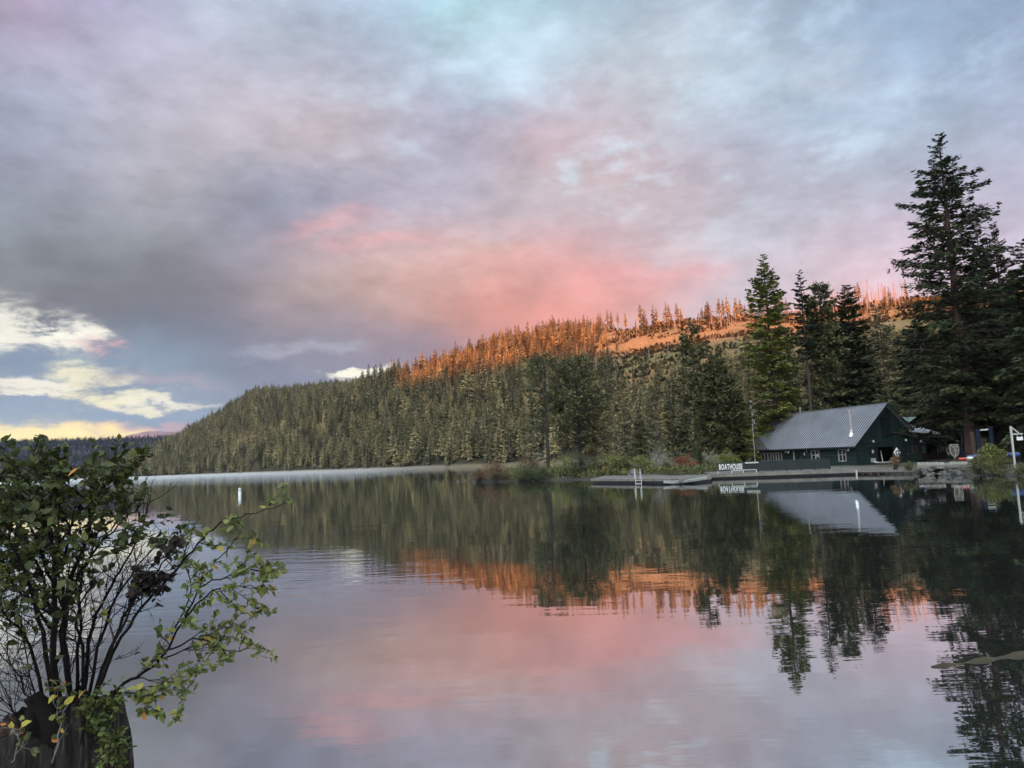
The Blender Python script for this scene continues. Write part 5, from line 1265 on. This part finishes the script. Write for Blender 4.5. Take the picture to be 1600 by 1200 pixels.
shrub(1000, 708, 20, 93.5, 'leaf_bright', 'yellow green shrub behind the narrow floating dock', 12, 2600)
shrub(1028, 698, 20, 95, 'leaf_olive', 'bare grey shrub of tangled twigs beside the yellow green shrub', 13, 0, twig='twig_grey', leaves=False)
shrub(1040, 722, 14, 92, 'leaf_olive', 'low olive shrub between the bare shrub and the red bush', 14, 1400)
shrub(1075, 708, 24, 95, 'leaf_red', 'red autumn bush under the open topped pine', 15, 3200)
shrub(1108, 722, 16, 94, 'leaf_olive', 'low green shrub between the red bush and the sign letters', 16, 1800)
shrub(1135, 700, 24, 99, 'leaf_bright', 'yellow green shrub behind the BOATHOUSE letters', 17, 3000)
shrub(1158, 678, 18, 110, 'leaf_olive', 'tall light green shrub beside the left corner of the boathouse', 18, 3200)
shrub(1180, 668, 12, 116, 'leaf_bright', 'tall green shrub touching the far corner of the roof', 19, 2000)
shrub(1090, 690, 16, 104, 'leaf_dark', 'dark shrub between the trunks of the two shore pines', 20, 1800)
shrub(1398, 708, 11, 76, 'leaf_rust', 'thin brown shrub on the deck edge in front of the open bay', 21, 650, .12, base_z=.5)
shrub(1420, 719, 10, 73, 'leaf_olive', 'low tuft of weeds at the right end of the deck', 22, 500, .1, base_z=.5)
shrub(1545, 692, 26, 74, 'leaf_bright', 'rounded yellow olive shrub on the right bank beside the white post', 23, 3600, .13)
shrub(1530, 712, 20, 71, 'leaf_olive', 'low spreading shrub at the waterline below the yellow olive shrub', 24, 2200, .12, base_z=.05)
shrub(1562, 712, 18, 70.5, 'leaf_olive', 'low grassy shrub at the foot of the white post', 25, 1800, .12, base_z=.05)
shrub(1595, 722, 16, 69, 'leaf_olive', 'low weeds on the bank under the blue barrel', 26, 1000, .1, base_z=.1)
# reeds
rg = np.random.default_rng(4); nr = 1500
pxs = rg.uniform(878, 985, nr); P = np.array([tuple(onz(p, 745.5 - (p - 900) * .03 + rg.uniform(-2.0, .6), 0)) for p in pxs]); dv = rg.normal(0, .12, (nr, 3)); dv[:, 2] = 1; ln = rg.uniform(.3, .95, nr)
V, Fc = kites(P, dv / np.linalg.norm(dv, axis=1, keepdims=True), ln, ln * 0 + .035, rg, up=np.tile([0, 1., 0], (nr, 1)), tilt=.3)
tag(mesh_obj('reeds', V, Fc, M['leaf_olive'], None, np.clip(rg.normal(.7, .2, nr), 0, 1)), 'pale reeds standing in the shallows left of the floating dock', 'reeds', None, 'stuff')
rg = np.random.default_rng(44); nu = 42000
A_u = rg.uniform(az_of(742), az_of(1640), nu); D_u = rg.uniform(84, 215, nu) ** 1.0; zu = near_z(A_u, D_u); Xu = D_u * np.sin(np.radians(A_u)); Yu = D_u * np.cos(np.radians(A_u))
xb_ = rg.random(nu) < .35; D_u = np.where(xb_, np.interp(A_u, near_az, near_D) + rg.uniform(.3, 5, nu), D_u); zu = near_z(A_u, D_u); Xu = D_u * np.sin(np.radians(A_u)); Yu = D_u * np.cos(np.radians(A_u))
uu = (Xu - A0.x) * BU.x + (Yu - A0.y) * BU.y; vv = (Xu - A0.x) * BV.x + (Yu - A0.y) * BV.y
ok_ = (zu > .06) & (fbm(Xu / 4, Yu / 4, 61) > -.08) & ~((uu > -14) & (uu < 24) & (vv > -3) & (vv < 24)) & (D_u > np.where(A_u > az_of(1130), 112, 0))
Xu, Yu, zu = Xu[ok_], Yu[ok_], zu[ok_]; hu = 1.6 * np.clip(fbm(Xu / 5, Yu / 5, 62) + .3, .08, 1); P = np.stack([Xu, Yu, zu + rg.random(len(Xu)) * hu], 1)
dv = rg.normal(0, .5, P.shape); dv[:, 2] = np.abs(dv[:, 2]) + .4; dv /= np.linalg.norm(dv, axis=1, keepdims=True); ln = rg.uniform(.2, .5, len(P))
V, Fc = kites(P, dv, ln, ln * .5, rg)
tag(mesh_obj('undergrowth', V, Fc, M['leaf_olive'], None, np.clip(.5 + 1.2 * fbm(Xu / 3, Yu / 3, 63) + rg.normal(0, .12, len(Xu)), 0, 1)), 'low olive undergrowth covering the bank behind the docks', 'undergrowth', None, 'stuff')
# sunken log
a = onz(1458, 1047, -.035); b = onz(1622, 1026, -.05)
mb = MB(); n = 10; mb.tube([a.lerp(b, i / n) + Vector((0, 0, .02 * math.sin(i * 1.7))) for i in range(n + 1)], [.05 + .04 * (i / n) for i in range(n + 1)], 10)
M['log'] = mat('wet_log', (.030, .022, .008), .9, var=.3, vscale=4)
tag(mb.build('floating_log', M['log'], smooth=True), 'brown waterlogged log floating level with the surface at the right', 'log')

# ================================================================== FOREGROUND STUMP AND SHRUBS
def S(px, py, D=3.3): return at(px, py, D)
# stump: an irregular weathered cylinder standing in the shallows
def stump():
    c_ = S(82, 1130, 3.36); zt = S(60, 1128, 3.2).z; rg = np.random.default_rng(8)
    root = empty('stump', (c_.x, c_.y, 0), 0, 'broken weathered grey tree stump carrying the bushes in the lower left corner', 'stump')
    n, m = 120, 60; V = []; Fc = []
    for i in range(m):
        t = i / (m - 1); z_ = -.3 + (zt + .3) * t
        for j in range(n):
            a = 2 * math.pi * j / n
            ridge = .11 * float(fbm(np.array([a * 3.2]), np.array([z_ * .6]), 40, 3)[0]) + .085 * float(fbm(np.array([a * 11.]), np.array([z_ * 1.2]), 41, 2)[0])
            r_ = .218 + .10 * (1 - t) ** 2 + ridge * .8 + .02 * float(fbm(np.array([a * 6.]), np.array([z_ * 7.]), 3)[0]) + (.035 * math.sin(a * 2 + 1))
            top = 0
            if t > .9: r_ *= 1 - .12 * ((t - .9) / .1) ** 2; top = .22 * float(fbm(np.array([a * 3.]), np.array([1.]), 12)[0]) * (t - .9) / .1 + .03 * max(0, math.sin(a + 2.4)) * (t - .9) / .1
            V.append((c_.x + r_ * math.cos(a), c_.y + r_ * math.sin(a), z_ + top))
    for i in range(m - 1):
        for j in range(n): Fc.append((i * n + j, i * n + (j + 1) % n, (i + 1) * n + (j + 1) % n, (i + 1) * n + j))
    b = len(V); V += [(c_.x + (V[(m - 1) * n + j][0] - c_.x) * .55, c_.y + (V[(m - 1) * n + j][1] - c_.y) * .55, zt - .10 - .04 * math.sin(j * .9)) for j in range(n)]
    for j in range(n): Fc.append(((m - 1) * n + j, (m - 1) * n + (j + 1) % n, b + (j + 1) % n, b + j))
    Fc.append(tuple(range(b, b + n)))
    m_ = bpy.data.materials.new('stump_wood'); m_.use_nodes = True; m_.node_tree.nodes.clear(); N = NT(m_.node_tree)
    bs = N.new('ShaderNodeBsdfPrincipled'); o_ = N.new('ShaderNodeOutputMaterial'); N.l.new(bs.outputs[0], o_.inputs[0]); bs.inputs['Roughness'].default_value = .95; bs.inputs['Specular IOR Level'].default_value = .15
    pos = N.new('ShaderNodeNewGeometry').outputs['Position']; st = N.vmath('MULTIPLY', pos, (1, 1, .12))
    g_ = N.noise(st, 38, 5, .65); big = N.noise(pos, 4.5, 4, .6)
    cc = N.ramp(g_, [(.36, (.008, .007, .006)), (.54, (.022, .019, .017)), (.74, (.10, .095, .085))])
    cc = N.mix(N.maprange(big, .50, .60), cc, N.ramp(g_, [(.3, (.006, .004, .003)), (.7, (.045, .018, .012))]))
    cc = N.mix(N.maprange(N.noise(pos, 9, 5, .7), .60, .68), cc, (.04, .055, .018))
    N._in(bs.inputs['Base Color'], cc); bn = N.new('ShaderNodeBump'); bn.inputs['Strength'].default_value = 1; bn.inputs['Distance'].default_value = .02
    N._in(bn.inputs['Height'], g_); N.l.new(bn.outputs[0], bs.inputs['Normal'])
    mesh_obj('trunk', np.array(V), Fc, m_, root, smooth=True)
    mb = MB(); p = S(48, 1108, 3.2)                               # charred splinter curling over the top
    mb.tube([S(92, 1160, 3.22), S(80, 1128, 3.2), S(66, 1108, 3.2), S(52, 1096, 3.2), S(43, 1102, 3.2)], [.05, .05, .04, .035, .025], 9); mb.tube([S(47, 1140, 3.18), S(47, 1118, 3.18), S(52, 1108, 3.18)], [.03, .022, .01], 7)
    mb.build('splinter', M['twig'], root, smooth=True)
    for o in root.children: o.matrix_parent_inverse = Matrix.Translation(-Vector(root.location))
    return root, c_, zt
M['twig'] = mat('twig', (.007, .0055, .005), .95, var=.3, vscale=20)
M['twig'].node_tree.nodes['Principled BSDF'].inputs['Specular IOR Level'].default_value = .12
M['twig_pale'] = mat('twig_pale', (.11, .10, .095), .8, var=.4, vscale=14)
M['fg_green'] = leafmat('fg_green', [(0, (.018, .024, .008)), (.35, (.042, .052, .015)), (.62, (.085, .098, .028)), (.80, (.15, .15, .038)), (.9, (.42, .34, .05)), (1, (.45, .14, .04))], .0, .45, .25)
M['fg_yellow'] = leafmat('fg_yellow', [(0, (.04, .058, .018)), (.35, (.09, .11, .03)), (.65, (.17, .19, .055)), (.85, (.30, .26, .06)), (1, (.36, .17, .05))], .0, .45, .3)
M['fg_dry'] = leafmat('fg_dry', [(0, (.008, .006, .006)), (1, (.028, .018, .015))], .0, .8)
st_root, SC_, SZ = stump()
def leaves(P, Dv, ln, wd, rng, droop=.5, fold=.25):
    n = len(P); Dv = Dv / np.linalg.norm(Dv, axis=1, keepdims=True)
    up = np.tile([0, 0, 1.], (n, 1)) + rng.normal(0, droop, (n, 3)); Sd = np.cross(Dv, up); Sd /= np.linalg.norm(Sd, axis=1, keepdims=True) + 1e-9
    Nn = np.cross(Sd, Dv); V = []
    def pt(a, w, h): return P + Dv * (ln * a)[:, None] + Sd * (wd * w)[:, None] + Nn * (ln * h)[:, None]
    cu = rng.normal(-.10, .16, n); e1 = rng.normal(.07, .09, n); e2 = rng.normal(.07, .09, n)
    rows_ = [pt(0, 0, 0), pt(.25, .40, .04) + Nn * (ln * e1)[:, None], pt(.62, .48, .0) + Nn * (ln * (e1 + cu * .5))[:, None], pt(1, 0, 0) + Nn * (ln * cu * 1.4)[:, None], pt(.62, -.48, .0) + Nn * (ln * (e2 + cu * .5))[:, None], pt(.25, -.40, .04) + Nn * (ln * e2)[:, None], pt(.45, 0, -fold * .3)]
    V = np.stack(rows_, 1).reshape(-1, 3); b = np.arange(n)[:, None] * 7
    F1 = b + np.array([[0, 6, 2, 1]]); F2 = b + np.array([[6, 3, 2, 2]]); 
    quads = np.concatenate([b + np.array([[0, 1, 2, 6]]), b + np.array([[6, 2, 3, 4]]), b + np.array([[0, 6, 4, 5]])], 1).reshape(-1, 4)
    return V, quads
def bush(name, label, mains, seed, lmat, twig, leaf=.042, nleaf_per=3, sub=14, sublen=.30, levels=2, tint=(.45, .2), leafy=lambda p: 1.0, r0=.016, spread=1.0, upb=.35, leaf_from=.35, wr=.62, extra=None, part='foliage'):
    rg = random.Random(seed); nr_ = np.random.default_rng(seed)
    root = empty(name, mains[0][0][0], 0, label, 'shrub'); mb = MB(); LP = []; LD = []
    def grow(p, d, L, r, lev):
        pts = [p]; n = 4; q_ = p.copy(); dd = d.normalized()
        for i in range(n):
            dd = (dd + Vector((rg.gauss(0, .16), rg.gauss(0, .16), rg.gauss(0, .14) + .05 * upb))).normalized(); q_ = q_ + dd * (L / n); pts.append(q_)
        mb.tube(pts, [r * (1 - .75 * i / n) for i in range(n + 1)], 4, cap=False)
        if lev > 0:
            for k in range(rg.randint(2, 4)):
                i = rg.randint(1, n); side = Vector((rg.gauss(0, 1), rg.gauss(0, .7), rg.gauss(upb, .7)))
                grow(pts[i], (dd * .7 + side * .6), L * rg.uniform(.35, .6), r * .6, lev - 1)
        m_ = int(nleaf_per * leafy(q_) + rg.random())
        for k in range(m_):
            t = rg.uniform(leaf_from, 1) * n; i = min(int(t), n - 1); a = pts[i].lerp(pts[i + 1], t - i)
            sd = Vector((rg.gauss(0, 1), rg.gauss(0, 1), rg.gauss(0, .7))).normalized(); LP.append(a); LD.append(dd * .5 + sd)
    for pts, rad in mains:
        fine = []
        for i in range(len(pts) - 1):
            for k in range(4):
                t = k / 4; p0 = pts[max(i - 1, 0)]; p1 = pts[i]; p2 = pts[i + 1]; p3 = pts[min(i + 2, len(pts) - 1)]
                fine.append(.5 * ((2 * p1) + (p2 - p0) * t + (2 * p0 - 5 * p1 + 4 * p2 - p3) * t * t + (3 * p1 - p0 - 3 * p2 + p3) * t ** 3) + Vector((rg.gauss(0, .004), rg.gauss(0, .004), rg.gauss(0, .004))))
        fine.append(pts[-1]); n = len(fine); mb.tube(fine, [rad * (1 - .85 * i / n) for i in range(n)], 7)
        for k in range(sub):
            t = (k + rg.random()) / sub * .8 + .2; i = min(int(t * (n - 1)), n - 2); d = (fine[i + 1] - fine[i]).normalized()
            side = Vector((rg.gauss(0, 1), rg.gauss(0, .8), rg.gauss(upb, .8))).normalized()
            grow(fine[i], d * .8 + side * spread, sublen * rg.uniform(.5, 1.15) * (1.15 - .5 * t), rad * .20 * (1.1 - .6 * t) + .0011, levels)
        for k in range(int(nleaf_per * 2)):
            i = rg.randint(n // 2, n - 1); LP.append(fine[i]); LD.append(Vector((rg.gauss(0, 1), rg.gauss(0, 1), rg.gauss(0, .7))))
    mb.build('stems', M[twig], root)
    for o in root.children: o.matrix_parent_inverse = Matrix.Translation(-Vector(root.location))
    if LP and lmat:
        n = len(LP); P = np.array([tuple(p) for p in LP]); Dv = np.array([tuple(p) for p in LD]); ln = leaf * np.clip(nr_.normal(.92, .28, n), .35, 1.5)
        V, Fq = leaves(P, Dv, ln, ln * wr * nr_.uniform(.85, 1.15, n), nr_)
        tn = np.repeat(np.clip(nr_.normal(tint[0], tint[1], n), 0, 1), 3)
        f = mesh_obj(part, V, Fq, M[lmat], root, tn); f.matrix_parent_inverse = Matrix.Translation(-Vector(root.location))
        print(name, 'leaves', n)
    return root
J = random.Random(2)
def mn(pts, r, d0=3.3, d1=None):
    r *= .66
    d1 = d0 if d1 is None else d1; n = len(pts)
    return ([S(px, py, d0 + (d1 - d0) * i / (n - 1)) for i, (px, py) in enumerate(pts)], r)
A_ = [mn([(95, 1150), (84, 1020), (86, 920), (76, 835), (62, 780), (24, 732)], .021, 3.35, 3.2), mn([(112, 1150), (100, 1000), (112, 900), (135, 840), (140, 795), (114, 765)], .019, 3.4, 3.35),
      mn([(88, 1120), (66, 990), (40, 900), (5, 830), (-30, 790)], .014, 3.3, 3.1), mn([(90, 1040), (110, 930), (150, 858), (185, 822), (215, 795)], .011, 3.35, 3.25),
      mn([(80, 960), (60, 890), (30, 840), (0, 800)], .010, 3.4, 3.5), mn([(84, 900), (110, 840), (90, 780), (95, 740)], .010, 3.3, 3.2), mn([(70, 1100), (45, 1010), (10, 960), (-30, 930)], .011, 3.3, 3.1),
      mn([(80, 1000), (100, 940), (80, 860), (40, 800), (30, 760)], .012, 3.5, 3.6), mn([(80, 980), (30, 920), (-20, 880)], .010, 3.5, 3.4), mn([(86, 930), (60, 850), (20, 770), (0, 740)], .010, 3.3, 3.3), mn([(90, 860), (130, 790), (165, 760)], .008, 3.3, 3.3)]
bush('leafy_shrub', 'dense dark green leafy shrub growing from the stump up the left edge', A_, 5, 'fg_green', 'twig', leaf=.030, nleaf_per=6.4, sub=14, sublen=.26, levels=1, tint=(.36, .17),
     leafy=lambda p: 1.0 if p.z > S(80, 900, 3.3).z else (.55 if p.z > S(80, 980, 3.3).z else .12), upb=.3, wr=.7)
B_ = [mn([(140, 1120), (168, 1040), (200, 980), (245, 925), (285, 880), (318, 842), (352, 815), (400, 800), (452, 784)], .011, 3.35, 3.1),
      mn([(135, 1140), (170, 1085), (215, 1058), (250, 1030), (278, 985), (300, 945), (315, 905), (342, 872), (372, 838)], .011, 3.3, 3.15),
      mn([(288, 965), (330, 925), (380, 915), (428, 918)], .006, 3.2, 3.1), mn([(262, 1015), (310, 1000), (360, 1018), (405, 1010)], .006, 3.2, 3.1), mn([(250, 1030), (300, 1010), (350, 975), (400, 952)], .005, 3.25, 3.2),
      mn([(205, 1060), (245, 1062), (310, 1070)], .004, 3.25, 3.15), mn([(180, 1085), (215, 1085), (248, 1095)], .004, 3.2, 3.1), mn([(270, 990), (300, 920), (290, 880), (312, 848)], .005, 3.3, 3.35), mn([(310, 915), (360, 900), (400, 890), (430, 895)], .005, 3.2, 3.1)]
bush('arching_shrub', 'light yellow green shrub arching to the right over the water', B_, 6, 'fg_yellow', 'twig', leaf=.029, nleaf_per=4.0, sub=8, sublen=.17, levels=1, tint=(.48, .22), upb=.15, spread=.8, wr=.66,
     leafy=lambda p: 1.0 if p.x > S(215, 1000, 3.3).x else .45)
C_ = [mn([(128, 1120), (140, 1000), (165, 930), (195, 880), (225, 820), (236, 760)], .012, 3.45, 3.4), mn([(135, 1120), (160, 980), (205, 900), (245, 850)], .011, 3.4, 3.3), mn([(120, 1120), (125, 980), (130, 900), (160, 840), (205, 800)], .011, 3.5, 3.5),
      mn([(140, 1110), (185, 985), (215, 930), (255, 880), (272, 850)], .011, 3.3, 3.25), mn([(110, 1120), (105, 1000), (90, 920)], .012, 3.5, 3.5), mn([(125, 1140), (130, 1030), (122, 960), (150, 900)], .012, 3.42, 3.4),
      mn([(70, 1130), (30, 1060), (-10, 990)], .006, 3.2, 3.1), mn([(60, 1120), (45, 1030), (25, 940)], .005, 3.2, 3.2), mn([(40, 1150), (20, 1110), (-10, 1080)], .006, 3.1, 3.0)]
bush('bare_shrub', 'leafless tangle of dark twigs in the middle of the stump', C_, 7, None, 'twig', sub=17, sublen=.24, levels=2, upb=.6, nleaf_per=0)
D_s = [mn([(150, 1080), (190, 980), (222, 920), (240, 880), (268, 862)], .008, 3.25, 3.2), mn([(215, 930), (240, 915), (258, 905)], .004, 3.22, 3.2), mn([(205, 950), (225, 930), (228, 900)], .004, 3.22, 3.2)]
bush('withered_branch', 'withered shoot with dark crumpled leaves between the bare twigs and the arching shrub', D_s, 8, 'fg_dry', 'twig', leaf=.030, nleaf_per=3.2, sub=7, sublen=.08, levels=1, upb=.3, wr=.9,
     leafy=lambda p: 1.0 if p.z > S(215, 950, 3.2).z else 0)
# small green plants on the stump's top and right flank
E_ = [mn([(150, 1200), (165, 1150), (178, 1120)], .004, 3.12, 3.05), mn([(140, 1170), (160, 1130), (172, 1100)], .004, 3.15, 3.1), mn([(165, 1230), (180, 1190), (190, 1160)], .004, 3.1, 3.05), mn([(150, 1230), (170, 1195), (176, 1180)], .004, 3.05, 3.0), mn([(125, 1160), (138, 1120), (145, 1090)], .004, 3.15, 3.1)]
bush('sprouting_herb', 'small bright green sprouts on the right flank of the stump', E_, 9, 'fg_yellow', 'twig', leaf=.020, nleaf_per=3.5, sub=9, sublen=.09, levels=1, tint=(.22, .15), wr=.6)
F_ = [mn([(20, 1190), (30, 1160), (28, 1140)], .003, 3.0, 2.95), mn([(85, 1190), (95, 1130), (80, 1090)], .004, 3.1, 3.05), mn([(90, 1150), (105, 1100), (95, 1060)], .004, 3.15, 3.1)]
bush('sprouting_herb', 'few yellowing sprouts at the front of the stump below the dark stems', F_, 10, 'fg_green', 'twig_pale', leaf=.034, nleaf_per=2, sub=7, sublen=.10, levels=0, tint=(.6, .25))

# ================================================================== AIR
def volume_mat(name, dens, col, aniso=0.0):
    m = bpy.data.materials.new(name); m.use_nodes = True; m.node_tree.nodes.clear(); N = NT(m.node_tree)
    v = N.new('ShaderNodeVolumePrincipled'); v.inputs['Density'].default_value = dens; v.inputs['Color'].default_value = (*col, 1); v.inputs['Anisotropy'].default_value = aniso
    o = N.new('ShaderNodeOutputMaterial'); N.l.new(v.outputs[0], o.inputs['Volume']); return m
mb = MB(); mb.box((0, 1500, 299), (9600, 9600, 604)); tag(mb.build('haze', volume_mat('haze_air', .000022, (.58, .74, .95))), 'thin blue morning haze filling the valley', None, None, 'stuff')
# thin mist lying on the far water
a0, a1 = az_of(-100), az_of(735)
mb = MB(); top = []; aa = np.linspace(a0, a1, 16)
inner = [Vector((math.sin(R(a)), math.cos(R(a)), 0)) * float(np.interp(a, [a0, az_of(160), az_of(450), a1], [330, 300, 215, 190])) for a in aa]
outer = [Vector((math.sin(R(a)), math.cos(R(a)), 0)) * (float(np.interp(a, shore_az, shore_D)) + 16) for a in aa]
for i_ in range(4): inner[12 + i_] = inner[12 + i_].lerp(outer[12 + i_], (i_ + 1) / 4.1)
V = []; Fq = []
for zz_ in (.06, 1.5):
    for p in inner: V.append((p.x, p.y, zz_))
    for p in outer: V.append((p.x, p.y, zz_))
n = 16
for i in range(n - 1):
    Fq += [(i, n + i, n + i + 1, i + 1), (2 * n + i, 2 * n + i + 1, 3 * n + i + 1, 3 * n + i), (i, i + 1, 2 * n + i + 1, 2 * n + i), (n + i + 1, n + i, 3 * n + i, 3 * n + i + 1)]
Fq += [(0, 2 * n, 3 * n, n), (n - 1, 2 * n - 1, 4 * n - 1, 3 * n - 1)]
tag(mesh_obj('mist', np.array(V), Fq, volume_mat('mist_air', .0017, (.95, .95, .97))), 'white mist lying on the water along the far shore', None, None, 'stuff')
